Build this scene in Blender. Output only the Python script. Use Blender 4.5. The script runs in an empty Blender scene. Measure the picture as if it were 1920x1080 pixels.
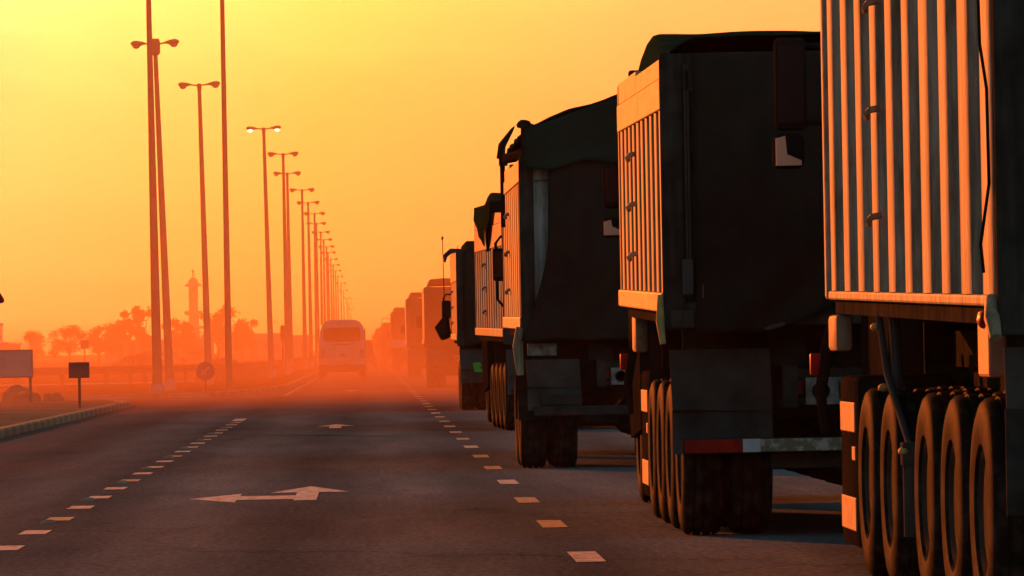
import bpy, bmesh, math, random
from mathutils import Vector, Matrix, noise
R = math.radians
PI = math.pi
rnd = random.Random(7)
scene = bpy.context.scene
col = scene.collection

# ------------------------------------------------------------------ camera
cd = bpy.data.cameras.new('camera')
cd.sensor_width = 36.0
cd.lens = 200.0
cd.shift_x = (960 - 692) / 1920
cd.shift_y = (655 - 540) / 1920
cd.clip_start = 0.5
cd.clip_end = 30000
cam = bpy.data.objects.new('camera', cd)
col.objects.link(cam)
cam.matrix_world = Matrix.Translation((0, 0, 1.3)) @ Matrix.Rotation(PI / 2, 4, 'X') @ Matrix.Rotation(-0.018, 4, 'Z')
scene.camera = cam

# ------------------------------------------------------------------ light
SUN_AZ = -25.0          # degrees, left of the road's direction
SUN_EL = 9.5
SUN_STRENGTH = 5.0
SUN_COL = (1.0, 0.18, 0.025)
EXPOSURE = 1.05
S = Vector((math.sin(R(SUN_AZ)) * math.cos(R(SUN_EL)), math.cos(R(SUN_AZ)) * math.cos(R(SUN_EL)), math.sin(R(SUN_EL))))
sd = bpy.data.lights.new('sun', 'SUN')
sd.energy = SUN_STRENGTH
sd.color = SUN_COL
sd.angle = R(0.6)
so = bpy.data.objects.new('sun', sd)
col.objects.link(so)
so.rotation_euler = S.to_track_quat('Z', 'Y').to_euler()

w = bpy.data.worlds.new('World')
scene.world = w
w.use_nodes = True
nt = w.node_tree
nt.nodes.clear()
def N(tree, typ, **kw):
    n = tree.nodes.new(typ)
    for k, v in kw.items():
        if k == 'ins':
            for i, val in v.items():
                n.inputs[i].default_value = val
        else:
            setattr(n, k, v)
    return n
wo = N(nt, 'ShaderNodeOutputWorld')
bg = N(nt, 'ShaderNodeBackground', ins={'Strength': 0.1})
sky = N(nt, 'ShaderNodeTexSky')
sky.sky_type = 'NISHITA'
sky.sun_disc = False
sky.sun_elevation = R(SUN_EL)
sky.sun_rotation = R(SUN_AZ)
sky.air_density = 1.5
sky.dust_density = 6.0
sky.ozone_density = 1.0
# dusty air round the sun: a broad warm aureole added to the sky, by angle from the sun
tc = N(nt, 'ShaderNodeTexCoord')
dot = N(nt, 'ShaderNodeVectorMath', operation='DOT_PRODUCT')
dot.inputs[1].default_value = S
nt.links.new(tc.outputs['Generated'], dot.inputs[0])
mr = N(nt, 'ShaderNodeMapRange', ins={'From Min': 0.795, 'From Max': 0.965, 'To Min': 0.0, 'To Max': 1.0})
nt.links.new(dot.outputs['Value'], mr.inputs['Value'])
ramp = N(nt, 'ShaderNodeValToRGB')
nt.links.new(mr.outputs['Result'], ramp.inputs['Fac'])
RAMP = [(0.0, (1.6, 1.15, 0.42)), (0.26, (2.7, 1.95, 0.72)), (0.50, (4.5, 2.9, .80)), (0.64, (6.0, 4.5, .86)), (0.75, (7.0, 6.6, 1.7)), (0.84, (6.4, 5.6, 2.2)), (1.0, (3.4, 1.7, .5))]
ramp.color_ramp.elements.remove(ramp.color_ramp.elements[1])
for i, (p, c) in enumerate(RAMP):
    e = ramp.color_ramp.elements[0] if i == 0 else ramp.color_ramp.elements.new(p)
    e.position = p
    e.color = tuple(x / 7 for x in c) + (1,)
scl = N(nt, 'ShaderNodeVectorMath', operation='SCALE', ins={'Scale': 7.0})
nt.links.new(ramp.outputs['Color'], scl.inputs[0])
# fade of the aureole away from the sun's side
mr2 = N(nt, 'ShaderNodeMapRange', ins={'From Min': 0.58, 'From Max': 0.82, 'To Min': 0.0, 'To Max': 1.0})
nt.links.new(dot.outputs['Value'], mr2.inputs['Value'])
scl2 = N(nt, 'ShaderNodeVectorMath', operation='SCALE')
nt.links.new(scl.outputs[0], scl2.inputs[0])
# thickest air along the horizon dims the glow there
sepz = N(nt, 'ShaderNodeSeparateXYZ')
nt.links.new(tc.outputs['Generated'], sepz.inputs[0])
mz = N(nt, 'ShaderNodeMapRange', ins={'From Min': 0.0, 'From Max': 0.5, 'To Min': 0.0, 'To Max': 1.0})
nt.links.new(sepz.outputs['Z'], mz.inputs['Value'])
rz_ = N(nt, 'ShaderNodeValToRGB')
rz_.color_ramp.elements.remove(rz_.color_ramp.elements[1])
for i, (p, c) in enumerate([(0.0, 1.12), (0.04, 1.16), (0.08, 1.36), (0.125, 1.62), (0.18, 1.3), (0.3, .6), (0.45, .35), (1.0, .2)]):
    e = rz_.color_ramp.elements[0] if i == 0 else rz_.color_ramp.elements.new(p)
    e.position = p
    e.color = (c / 2, c / 2, c / 2, 1)
nt.links.new(mz.outputs['Result'], rz_.inputs['Fac'])
gm = N(nt, 'ShaderNodeMath', operation='MULTIPLY')
nt.links.new(mr2.outputs['Result'], gm.inputs[0])
nt.links.new(rz_.outputs['Color'], gm.inputs[1])
gm2 = N(nt, 'ShaderNodeMath', operation='MULTIPLY')
nt.links.new(gm.outputs[0], gm2.inputs[0])
gm2.inputs[1].default_value = 2.2
nt.links.new(gm2.outputs[0], scl2.inputs['Scale'])
skm = N(nt, 'ShaderNodeVectorMath', operation='MULTIPLY')
skm.inputs[1].default_value = (0.88, 1.14, 1.26)
nt.links.new(sky.outputs['Color'], skm.inputs[0])
add = N(nt, 'ShaderNodeVectorMath', operation='ADD')
# the dust veils the blue of the sky on the sun's side
mr3 = N(nt, 'ShaderNodeMapRange', ins={'From Min': -0.3, 'From Max': 0.55, 'To Min': 1.0, 'To Max': 0.02})
nt.links.new(dot.outputs['Value'], mr3.inputs['Value'])
skv = N(nt, 'ShaderNodeVectorMath', operation='SCALE')
nt.links.new(skm.outputs[0], skv.inputs[0])
nt.links.new(mr3.outputs['Result'], skv.inputs['Scale'])
nt.links.new(skv.outputs[0], add.inputs[0])
nt.links.new(scl2.outputs[0], add.inputs[1])
nt.links.new(add.outputs[0], bg.inputs['Color'])
nt.links.new(bg.outputs[0], wo.inputs['Surface'])

vs = scene.view_settings
scene.display_settings.display_device = 'sRGB'
vs.view_transform = 'Standard'
vs.look = 'None'
vs.gamma = 1
vs.use_curve_mapping = False
vs.exposure = EXPOSURE
cy = scene.cycles
cy.max_bounces = 6
cy.diffuse_bounces = 3
cy.glossy_bounces = 2
cy.transparent_max_bounces = 16
cy.volume_bounces = 2
cy.use_denoising = True
cy.sample_clamp_indirect = 4.0

# ------------------------------------------------------------------ materials
def mat(name, c, rough=0.7, metal=0.0, c2=None, scale=3.0, bump=0.0, bscale=40.0, detail=4.0, lo=0.35, hi=0.7, stretch=(1, 1, 1), spec=0.1, streak=0.0):
    m = bpy.data.materials.new(name)
    m.use_nodes = True
    t = m.node_tree
    b = t.nodes['Principled BSDF']
    b.inputs['Roughness'].default_value = rough
    b.inputs['Metallic'].default_value = metal
    b.inputs['Specular IOR Level'].default_value = spec
    b.inputs['Base Color'].default_value = (*c, 1)
    tcn = N(t, 'ShaderNodeTexCoord')
    mp = N(t, 'ShaderNodeMapping')
    mp.inputs['Scale'].default_value = stretch
    t.links.new(tcn.outputs['Object'], mp.inputs[0])
    if c2 is not None:
        no = N(t, 'ShaderNodeTexNoise', ins={'Scale': scale, 'Detail': detail, 'Roughness': 0.6})
        t.links.new(mp.outputs[0], no.inputs['Vector'])
        rp = N(t, 'ShaderNodeMapRange', ins={'From Min': lo, 'From Max': hi})
        t.links.new(no.outputs['Fac'], rp.inputs['Value'])
        mx = N(t, 'ShaderNodeMix', data_type='RGBA')
        mx.inputs[6].default_value = (*c, 1)
        mx.inputs[7].default_value = (*c2, 1)
        t.links.new(rp.outputs['Result'], mx.inputs[0])
        t.links.new(mx.outputs[2], b.inputs['Base Color'])
    if streak:
        mp3 = N(t, 'ShaderNodeMapping'); mp3.inputs['Scale'].default_value = (1, 1, .07)
        n3 = N(t, 'ShaderNodeTexNoise', ins={'Scale': 9.0, 'Detail': 6.0, 'Roughness': 0.7})
        t.links.new(tcn.outputs['Object'], mp3.inputs[0]); t.links.new(mp3.outputs[0], n3.inputs['Vector'])
        r3 = N(t, 'ShaderNodeMapRange', ins={'From Min': 0.38, 'From Max': 0.62, 'To Min': 1.0 - streak, 'To Max': 1.12})
        t.links.new(n3.outputs['Fac'], r3.inputs['Value'])
        s3 = N(t, 'ShaderNodeVectorMath', operation='SCALE')
        t.links.new(mx.outputs[2], s3.inputs[0]); t.links.new(r3.outputs[0], s3.inputs['Scale'])
        t.links.new(s3.outputs[0], b.inputs['Base Color'])
    if bump:
        n2 = N(t, 'ShaderNodeTexNoise', ins={'Scale': bscale, 'Detail': 3.0})
        t.links.new(mp.outputs[0], n2.inputs['Vector'])
        bp = N(t, 'ShaderNodeBump', ins={'Strength': bump, 'Distance': 0.02})
        t.links.new(n2.outputs['Fac'], bp.inputs['Height'])
        t.links.new(bp.outputs[0], b.inputs['Normal'])
    return m

M = {}
M['silver'] = mat('worn_silver_paint', (0.33, 0.345, 0.32), 0.7, 0.0, (0.15, 0.12, 0.09), 5.0, 0.15, 30, lo=0.48, hi=0.72, stretch=(1, 1, .35), streak=0.55)
M['cream'] = mat('cream_paint', (0.38, 0.30, 0.20), 0.65, 0.0, (0.20, 0.14, 0.09), 4.0, 0.12, 25, lo=0.48, hi=0.74, stretch=(1, 1, .35), streak=0.55)
M['board'] = mat('plank_board', (0.52, 0.38, 0.15), 0.65, 0.0, (0.32, 0.21, 0.09), 3.5, 0.1, 20, lo=0.5, hi=0.75, stretch=(1, .4, 2), streak=0.3)
M['rust'] = mat('faded_red_paint', (0.42, 0.20, 0.12), 0.6, 0.0, (0.25, 0.12, 0.08), 3, 0.1, 25)
M['white'] = mat('dusty_white_paint', (0.62, 0.58, 0.52), 0.5, 0.0, (0.45, 0.4, 0.34), 1.5)
M['darkpost'] = mat('dark_green_steel', (0.058, 0.058, 0.050), 0.7, 0.0, (0.03, 0.028, 0.024), 5, streak=0.4, spec=0.0)
M['steel'] = mat('dirty_chassis_steel', (0.024, 0.024, 0.023), 0.8, 0.0, (0.05, 0.047, 0.043), 5, 0.2, 30, spec=0.0)
M['black'] = mat('black_plastic', (0.016, 0.015, 0.015), 0.8, 0.0, (0.026, 0.023, 0.021), 6, spec=0.0)
M['flap'] = mat('grey_rubber_flap', (0.085, 0.085, 0.085), 0.8, 0.0, (0.05, 0.048, 0.047), 4, spec=0.0)
M['rubber'] = mat('tyre_rubber', (0.013, 0.0145, 0.0145), 0.6, 0.0, (0.046, 0.046, 0.043), 8, lo=.45, hi=.72, spec=0.003, bump=0.1, bscale=60) #, 0.1, 60)
M['rim'] = mat('dusty_wheel_rim', (0.07, 0.058, 0.05), 0.7, 0.0, (0.035, 0.03, 0.027), 6, spec=0.0)
M['chrome'] = mat('mirror_chrome', (0.5, 0.5, 0.5), 0.3, 0.9)
M['tarp_g'] = mat('green_tarpaulin', (0.012, 0.042, 0.031), 0.85, 0.0, (0.011, 0.017, 0.013), 1.4, 0.8, 4, spec=0.0)
M['tarp_d'] = mat('charcoal_tarpaulin', (0.028, 0.027, 0.022), 0.85, 0.0, (0.015, 0.014, 0.012), 1.3, 0.8, 5, spec=0.0)
M['red'] = mat('red_reflector', (0.42, 0.02, 0.012), 0.5, 0.0, (0.2, 0.015, 0.01), 9)
M['tape_w'] = mat('white_reflective_tape', (0.52, 0.55, 0.58), 0.4, 0.0, (0.4, 0.42, 0.44), 12)
M['tape_o'] = mat('worn_tape', (0.20, 0.165, 0.11), 0.7, 0.0, (0.42, 0.40, 0.36), 14, lo=0.48, hi=0.6, stretch=(1, 1, 1))
M['plate'] = mat('number_plate_white', (0.26, 0.25, 0.23), 0.6, 0.0, (0.1, 0.09, 0.08), 14)
M['glassd'] = mat('dark_window_glass', (0.02, 0.02, 0.022), 0.08, 0.0, spec=0.2)
M['green_mark'] = mat('green_sticker', (0.06, 0.34, 0.05), 0.6)
M['plateo'] = mat('dull_orange_plate', (0.36, 0.26, 0.18), 0.7, 0.0, (0.2, 0.14, 0.1), 9)
M['pathp'] = mat('pale_track', (0.68, 0.56, 0.4), 0.95, 0.0, (0.55, 0.43, 0.3), .8, spec=0.0)
M['vanp'] = mat('dusty_van_paint', (0.40, 0.34, 0.29), 0.5, 0.0, (0.3, 0.24, 0.2), 1.5)
M['lens_r'] = mat('dirty_red_lens', (0.12, 0.012, 0.01), 0.5, 0.0, (0.05, 0.01, 0.008), 9)
M['cabdark'] = mat('dark_cab_paint', (0.022, 0.02, 0.02), 0.6, 0.0, (0.014, 0.013, 0.013), 3, spec=0.0)
M['railsteel'] = mat('dull_guardrail_steel', (0.10, 0.065, 0.045), 0.7, 0.0, (0.07, 0.045, 0.03), 2)
M['pole'] = mat('painted_lamp_pole', (0.44, 0.22, 0.12), 0.6, 0.0, (0.3, 0.15, 0.085), 2)
M['concrete'] = mat('concrete', (0.42, 0.38, 0.32), 0.85, 0.0, (0.28, 0.25, 0.2), 5, 0.3, 30)
M['kerb_l'] = mat('kerb_white', (0.46, 0.33, 0.23), 0.85, 0.0, (0.32, 0.22, 0.15), 4, 0.3, 25)
M['kerb_d'] = mat('kerb_black', (0.28, 0.18, 0.10), 0.9, 0.0, (0.36, 0.25, 0.15), 4, 0.3, 25)
M['mark_w'] = mat('road_paint_white', (0.66, 0.6, 0.55), 0.65, 0.0, (0.16, 0.135, 0.12), 10, lo=0.46, hi=0.66, spec=0.05)
M['mark_y'] = mat('road_paint_worn', (0.50, 0.43, 0.30), 0.7, 0.0, (0.13, 0.11, 0.09), 12, lo=0.46, hi=0.7, spec=0.05)
M['stud'] = mat('ceramic_stud', (0.34, 0.24, 0.17), 0.7, spec=0.0)
M['sand'] = mat('sandy_ground', (0.36, 0.23, 0.13), 0.95, 0.0, (0.24, 0.15, 0.085), 0.25, 0.5, 3, detail=8, spec=0.0)
M['sign_back'] = mat('sign_grey', (0.10, 0.06, 0.05), 0.6)
M['sign_pale'] = mat('sign_pale', (0.40, 0.32, 0.29), 0.6, 0.0, (0.32, 0.25, 0.22), 2)
M['sign_red'] = mat('sign_red', (0.30, 0.012, 0.012), 0.5)
M['sign_blue'] = mat('sign_blue', (0.03, 0.05, 0.12), 0.5)
M['leaf'] = mat('dusty_leaves', (0.07, 0.075, 0.035), 0.8, 0.0, (0.045, 0.05, 0.02), 1.0)
M['bark'] = mat('bark', (0.12, 0.08, 0.05), 0.9)
M['wallp'] = mat('rendered_wall', (0.5, 0.4, 0.3), 0.9, 0.0, (0.4, 0.31, 0.22), 1.0)
M['tower'] = mat('minaret_plaster', (0.5, 0.42, 0.33), 0.85, 0.0, (0.4, 0.32, 0.24), .6)
M['seat'] = mat('seat_cloth', (0.05, 0.04, 0.035), 0.9)
M['rock'] = mat('rubble', (0.3, 0.19, 0.11), 0.95, 0.0, (0.2, 0.13, 0.08), 4, 0.5, 8)

# asphalt: fine aggregate, long worn streaks, oil down the lane, redder brown toward the left
def asphalt():
    m = bpy.data.materials.new('asphalt')
    m.use_nodes = True
    t = m.node_tree
    b = t.nodes['Principled BSDF']
    b.inputs['Roughness'].default_value = 0.95
    b.inputs['Specular IOR Level'].default_value = 0.0
    tcn = N(t, 'ShaderNodeTexCoord')
    def nz(scale, st, detail=4):
        mp = N(t, 'ShaderNodeMapping')
        mp.inputs['Scale'].default_value = st
        t.links.new(tcn.outputs['Object'], mp.inputs[0])
        n = N(t, 'ShaderNodeTexNoise', ins={'Scale': scale, 'Detail': detail, 'Roughness': 0.65})
        t.links.new(mp.outputs[0], n.inputs['Vector'])
        return n
    grit = nz(22, (1, .25, 1), 3)
    worn = nz(0.9, (1, .06, 1), 4)
    patch = nz(0.35, (1, .35, 1), 5)
    def rng(n, a, bb, c0, c1):
        r = N(t, 'ShaderNodeMapRange', ins={'From Min': a, 'From Max': bb, 'To Min': c0, 'To Max': c1})
        t.links.new(n.outputs['Fac'], r.inputs['Value'])
        return r
    def mul(a, bq):
        q = N(t, 'ShaderNodeMath', operation='MULTIPLY')
        t.links.new(a, q.inputs[0]); t.links.new(bq, q.inputs[1])
        return q.outputs[0]
    v = mul(mul(rng(grit, .3, .7, .72, 1.35).outputs[0], rng(worn, .35, .68, .78, 1.2).outputs[0]), rng(patch, .3, .7, .82, 1.16).outputs[0])
    sx0 = N(t, 'ShaderNodeSeparateXYZ'); t.links.new(tcn.outputs['Object'], sx0.inputs[0])
    wv = N(t, 'ShaderNodeMath', operation='MULTIPLY'); wv.inputs[1].default_value = 2 * PI / 1.85
    of = N(t, 'ShaderNodeMath', operation='ADD'); of.inputs[1].default_value = 0.58
    t.links.new(sx0.outputs['X'], of.inputs[0]); t.links.new(of.outputs[0], wv.inputs[0])
    cs = N(t, 'ShaderNodeMath', operation='COSINE'); t.links.new(wv.outputs[0], cs.inputs[0])
    tr_ = N(t, 'ShaderNodeMapRange', ins={'From Min': -1.0, 'From Max': 1.0, 'To Min': 1.18, 'To Max': 0.80})
    t.links.new(cs.outputs[0], tr_.inputs['Value'])
    v = mul(v, tr_.outputs[0])
    ck = N(t, 'ShaderNodeTexVoronoi', feature='DISTANCE_TO_EDGE', ins={'Scale': 0.22})
    mpc = N(t, 'ShaderNodeMapping'); mpc.inputs['Scale'].default_value = (1.3, .5, 1)
    dn = N(t, 'ShaderNodeTexNoise', ins={'Scale': 1.2, 'Detail': 4.0})
    t.links.new(tcn.outputs['Object'], dn.inputs['Vector'])
    ad = N(t, 'ShaderNodeVectorMath', operation='ADD')
    t.links.new(tcn.outputs['Object'], ad.inputs[0]); t.links.new(dn.outputs['Color'], ad.inputs[1])
    t.links.new(ad.outputs[0], mpc.inputs[0]); t.links.new(mpc.outputs[0], ck.inputs['Vector'])
    ckr = N(t, 'ShaderNodeMapRange', ins={'From Min': 0.004, 'From Max': 0.011, 'To Min': 0.82, 'To Max': 1.0})
    t.links.new(ck.outputs['Distance'], ckr.inputs['Value'])
    v = mul(v, ckr.outputs[0])
    cc = N(t, 'ShaderNodeVectorMath', operation='SCALE')
    cc.inputs[0].default_value = (0.136, 0.148, 0.146)
    t.links.new(v, cc.inputs['Scale'])
    # pale chips
    chips = N(t, 'ShaderNodeTexVoronoi', ins={'Scale': 3.2})
    mpv = N(t, 'ShaderNodeMapping'); mpv.inputs['Scale'].default_value = (1, .5, 1)
    t.links.new(tcn.outputs['Object'], mpv.inputs[0]); t.links.new(mpv.outputs[0], chips.inputs['Vector'])
    cr = N(t, 'ShaderNodeMapRange', ins={'From Min': 0.035, 'From Max': 0.055, 'To Min': 0.55, 'To Max': 0.0})
    t.links.new(chips.outputs['Distance'], cr.inputs['Value'])
    mx = N(t, 'ShaderNodeMix', data_type='RGBA')
    mx.inputs[7].default_value = (0.26, 0.21, 0.15, 1)
    t.links.new(cr.outputs[0], mx.inputs[0]); t.links.new(cc.outputs[0], mx.inputs[6])
    # redder brown toward the left edge and on the crossing
    sx = N(t, 'ShaderNodeSeparateXYZ'); t.links.new(tcn.outputs['Object'], sx.inputs[0])
    ex = N(t, 'ShaderNodeMapRange', ins={'From Min': -2.2, 'From Max': -6.2, 'To Min': 0.0, 'To Max': 0.75})
    t.links.new(sx.outputs['X'], ex.inputs['Value'])
    ey = N(t, 'ShaderNodeMapRange', ins={'From Min': 95, 'From Max': 150, 'To Min': 0.0, 'To Max': 0.6})
    t.links.new(sx.outputs['Y'], ey.inputs['Value'])
    mxx = N(t, 'ShaderNodeMath', operation='MAXIMUM')
    t.links.new(ex.outputs[0], mxx.inputs[0]); t.links.new(ey.outputs[0], mxx.inputs[1])
    pm = mul(mxx.outputs[0], rng(patch, .35, .6, .45, 1.0).outputs[0])
    mx2 = N(t, 'ShaderNodeMix', data_type='RGBA')
    mx2.inputs[7].default_value = (0.22, 0.105, 0.06, 1)
    t.links.new(pm, mx2.inputs[0]); t.links.new(mx.outputs[2], mx2.inputs[6])
    t.links.new(mx2.outputs[2], b.inputs['Base Color'])
    bp = N(t, 'ShaderNodeBump', ins={'Strength': 0.35, 'Distance': 0.01})
    t.links.new(grit.outputs['Fac'], bp.inputs['Height']); t.links.new(bp.outputs[0], b.inputs['Normal'])
    return m
M['asphalt'] = asphalt()

def window_mat(name, tint, a):
    m = bpy.data.materials.new(name)
    m.use_nodes = True
    t = m.node_tree
    t.nodes.clear()
    o = N(t, 'ShaderNodeOutputMaterial')
    tr = N(t, 'ShaderNodeBsdfTransparent'); tr.inputs[0].default_value = (*tint, 1)
    gl = N(t, 'ShaderNodeBsdfGlossy'); gl.inputs['Roughness'].default_value = 0.05; gl.inputs[0].default_value = (.6, .6, .6, 1)
    mx = N(t, 'ShaderNodeMixShader'); mx.inputs[0].default_value = a
    t.links.new(tr.outputs[0], mx.inputs[1]); t.links.new(gl.outputs[0], mx.inputs[2]); t.links.new(mx.outputs[0], o.inputs[0])
    return m
M['glass'] = window_mat('tinted_window', (0.16, 0.13, 0.11), 0.04)

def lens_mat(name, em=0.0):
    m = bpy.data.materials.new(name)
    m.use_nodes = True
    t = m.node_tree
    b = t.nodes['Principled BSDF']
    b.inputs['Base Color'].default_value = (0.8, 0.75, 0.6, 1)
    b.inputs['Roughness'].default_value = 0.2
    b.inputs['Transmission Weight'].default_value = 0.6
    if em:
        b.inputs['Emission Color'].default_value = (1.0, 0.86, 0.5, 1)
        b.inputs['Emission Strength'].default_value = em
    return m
M['lens'] = lens_mat('lamp_lens')
M['lens_glint'] = lens_mat('sun_glint_lens', 3.0)  # emission stands in for sun glint in the glass bowls

# ------------------------------------------------------------------ mesh helpers
class MB:
    def __init__(s, fn=None):
        s.bm = bmesh.new()
        s.fn = fn                                  # vertex map applied at build
    def poly(s, pts):
        vs_ = [s.bm.verts.new(p) for p in pts]
        return s.bm.faces.new(vs_)
    def box(s, x0, x1, y0, y1, z0, z1, bev=0.0):
        r = bmesh.ops.create_cube(s.bm, size=1.0)
        for v in r['verts']:
            v.co = Vector((x0 + (v.co.x + .5) * (x1 - x0), y0 + (v.co.y + .5) * (y1 - y0), z0 + (v.co.z + .5) * (z1 - z0)))
        if bev:
            es = list({e for v in r['verts'] for e in v.link_edges})
            bmesh.ops.bevel(s.bm, geom=es, offset=bev, segments=2, affect='EDGES', profile=0.5)
        return s
    def prism(s, pts, d):
        """closed polygon of 3-D points pushed along vector d"""
        d = Vector(d)
        a = [s.bm.verts.new(p) for p in pts]
        b = [s.bm.verts.new(Vector(p) + d) for p in pts]
        n = len(pts)
        fs = [s.bm.faces.new(a[::-1]), s.bm.faces.new(b)]
        for i in range(n):
            fs.append(s.bm.faces.new((a[i], a[(i + 1) % n], b[(i + 1) % n], b[i])))
        bmesh.ops.recalc_face_normals(s.bm, faces=fs)
        return s
    def sweep(s, pts, rads, n=10, cap=True):
        pts = [Vector(p) for p in pts]
        if not hasattr(rads, '__len__'):
            rads = [rads] * len(pts)
        rings = []
        up0 = None
        for i, p in enumerate(pts):
            t = (pts[min(i + 1, len(pts) - 1)] - pts[max(i - 1, 0)]).normalized()
            if up0 is None:
                up0 = Vector((0, 0, 1)) if abs(t.z) < .9 else Vector((1, 0, 0))
            a = t.cross(up0).normalized()
            b = t.cross(a).normalized()
            up0 = -b if (-b).dot(up0) > 0 else b
            rings.append([s.bm.verts.new(p + (a * math.cos(q) + b * math.sin(q)) * rads[i]) for q in [2 * PI * k / n for k in range(n)]])
        fs = []
        for i in range(len(rings) - 1):
            for k in range(n):
                fs.append(s.bm.faces.new((rings[i][k], rings[i][(k + 1) % n], rings[i + 1][(k + 1) % n], rings[i + 1][k])))
        if cap:
            fs.append(s.bm.faces.new(rings[0][::-1])); fs.append(s.bm.faces.new(rings[-1]))
        bmesh.ops.recalc_face_normals(s.bm, faces=fs)
        return s
    def lathe(s, prof, n=40, axis='X', o=(0, 0, 0)):
        """prof: (t along axis, radius); open ends closed with a face when radius > 0"""
        o = Vector(o)
        rings = []
        for t, r in prof:
            ring = []
            for k in range(n):
                a = 2 * PI * k / n
                c, d = r * math.cos(a), r * math.sin(a)
                p = {'X': (t, c, d), 'Y': (d, t, c), 'Z': (c, d, t)}[axis]
                ring.append(s.bm.verts.new(o + Vector(p)))
            rings.append(ring)
        fs = []
        for i in range(len(rings) - 1):
            for k in range(n):
                fs.append(s.bm.faces.new((rings[i][k], rings[i][(k + 1) % n], rings[i + 1][(k + 1) % n], rings[i + 1][k])))
        if prof[0][1] > 1e-4:
            fs.append(s.bm.faces.new(rings[0]))
        if prof[-1][1] > 1e-4:
            fs.append(s.bm.faces.new(rings[-1]))
        bmesh.ops.recalc_face_normals(s.bm, faces=fs)
        return s
    def grid(s, f, nu, nv):
        g = [[s.bm.verts.new(f(i / nu, j / nv)) for j in range(nv + 1)] for i in range(nu + 1)]
        for i in range(nu):
            for j in range(nv):
                s.bm.faces.new((g[i][j], g[i + 1][j], g[i + 1][j + 1], g[i][j + 1]))
        return s
    def blob(s, c, r, sub=2, jit=0.0, seed=0):
        q = bmesh.ops.create_icosphere(s.bm, subdivisions=sub, radius=1.0)
        for v in q['verts']:
            d = v.co.copy()
            k = 1 + jit * noise.noise(d * 1.7 + Vector((seed, seed * .7, 3)))
            v.co = Vector((c[0] + d.x * r[0] * k, c[1] + d.y * r[1] * k, c[2] + d.z * r[2] * k))
        return s
    def mesh(s, name, m, smooth=False):
        if s.fn:
            for v in s.bm.verts:
                v.co = s.fn(v.co)
        me = bpy.data.meshes.new(name)
        s.bm.to_mesh(me)
        s.bm.free()
        for mm in (m if isinstance(m, (list, tuple)) else [m]):
            me.materials.append(mm)
        if smooth:
            for p in me.polygons:
                p.use_smooth = True
            try:
                me.set_sharp_from_angle(angle=R(38))
            except Exception:
                pass
        return me
    def build(s, name, m, parent=None, loc=(0, 0, 0), smooth=False):
        return put(name, s.mesh(name, m, smooth), parent, loc)

def put(name, me, parent=None, loc=(0, 0, 0), rot=None):
    o = bpy.data.objects.new(name, me)
    col.objects.link(o)
    o.location = loc
    if rot:
        o.rotation_euler = rot
    if parent:
        o.parent = parent
    return o
def tag(o, label=None, cat=None, group=None, kind=None):
    if label: o['label'] = label
    if cat: o['category'] = cat
    if group: o['group'] = group
    if kind: o['kind'] = kind
    return o
def thing(name, label, cat, loc, rz=0.0, group=None):
    o = bpy.data.objects.new(name, None)
    col.objects.link(o)
    o.empty_display_size = .2
    o.location = loc
    o.rotation_euler = (0, 0, rz)
    return tag(o, label, cat, group)
def dup(root, loc, rz=0.0, label=None):
    r = root.copy(); col.objects.link(r)
    r.location = loc; r.rotation_euler = (0, 0, rz)
    if label: r['label'] = label
    for c0 in root.children:
        c = c0.copy(); col.objects.link(c); c.parent = r
        for g0 in c0.children:
            g = g0.copy(); col.objects.link(g); g.parent = c
    return r

# ------------------------------------------------------------------ ground, road, kerbs
def flat(name, pts, z, m, kind='structure'):
    b = MB(); b.poly([(x, y, z) for x, y in pts])
    return tag(b.build(name, m), kind=kind)
b = MB()
b.grid(lambda u, v: Vector((-6000 + 12000 * u, -400 + 12400 * v, -0.012)), 12, 12)
tag(b.build('ground', M['sand']), kind='structure')
road = [(-5.85, -60), (9.5, -60), (9.5, 1900), (-2.75, 1900), (-2.75, 196), (-2.95, 188), (-3.5, 176), (-4.4, 165), (-40, 160), (-40, 143), (-7.5, 143), (-6.2, 141.5), (-5.85, 139)]
b = MB(); b.poly([(x, y, 0.0) for x, y in road]); bmesh.ops.triangulate(b.bm, faces=b.bm.faces[:])
tag(b.build('road', M['asphalt']), kind='structure')

def kerb(name, path, h=0.14, wd=0.18, seg=1.0):
    P = [Vector((x, y, 0)) for x, y in path]
    pts, i, carry = [P[0]], 0, 0.0
    for i in range(len(P) - 1):
        d = P[i + 1] - P[i]; n = max(1, int(d.length / seg))
        pts += [P[i] + d * ((k + 1) / n) for k in range(n)]
    bm = MB()
    for i in range(len(pts) - 1):
        a, c = pts[i], pts[i + 1]
        t = (c - a).normalized(); nl = Vector((-t.y, t.x, 0))
        q = (c - a) * 0.96
        prof = [a + Vector((0, 0, -0.03)), a + Vector((0, 0, h - .03)), a + nl * .03 + Vector((0, 0, h)), a + nl * wd + Vector((0, 0, h)), a + nl * wd + Vector((0, 0, -0.03))]
        n0 = len(bm.bm.faces)
        bm.prism(prof, q)
        bm.bm.faces.ensure_lookup_table()
        for f in bm.bm.faces[n0:]:
            f.material_index = i % 2
    o = bm.build(name, [M['kerb_l'], M['kerb_d']])
    return tag(o, kind='structure')
kerb('kerb', [(-5.85, -10), (-5.85, 139), (-6.2, 141.5), (-7.5, 143), (-40, 143)])
kerb('kerb_island', [(-40, 160), (-4.6, 165), (-3.6, 176), (-2.95, 188), (-2.75, 196), (-2.75, 900)], seg=1.2)
# raised sandy median behind the kerbs
tag(MB().box(-60, -6.09, -60, 142.9, -0.1, 0.12).build('median_ground', M['sand']), kind='structure')

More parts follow.
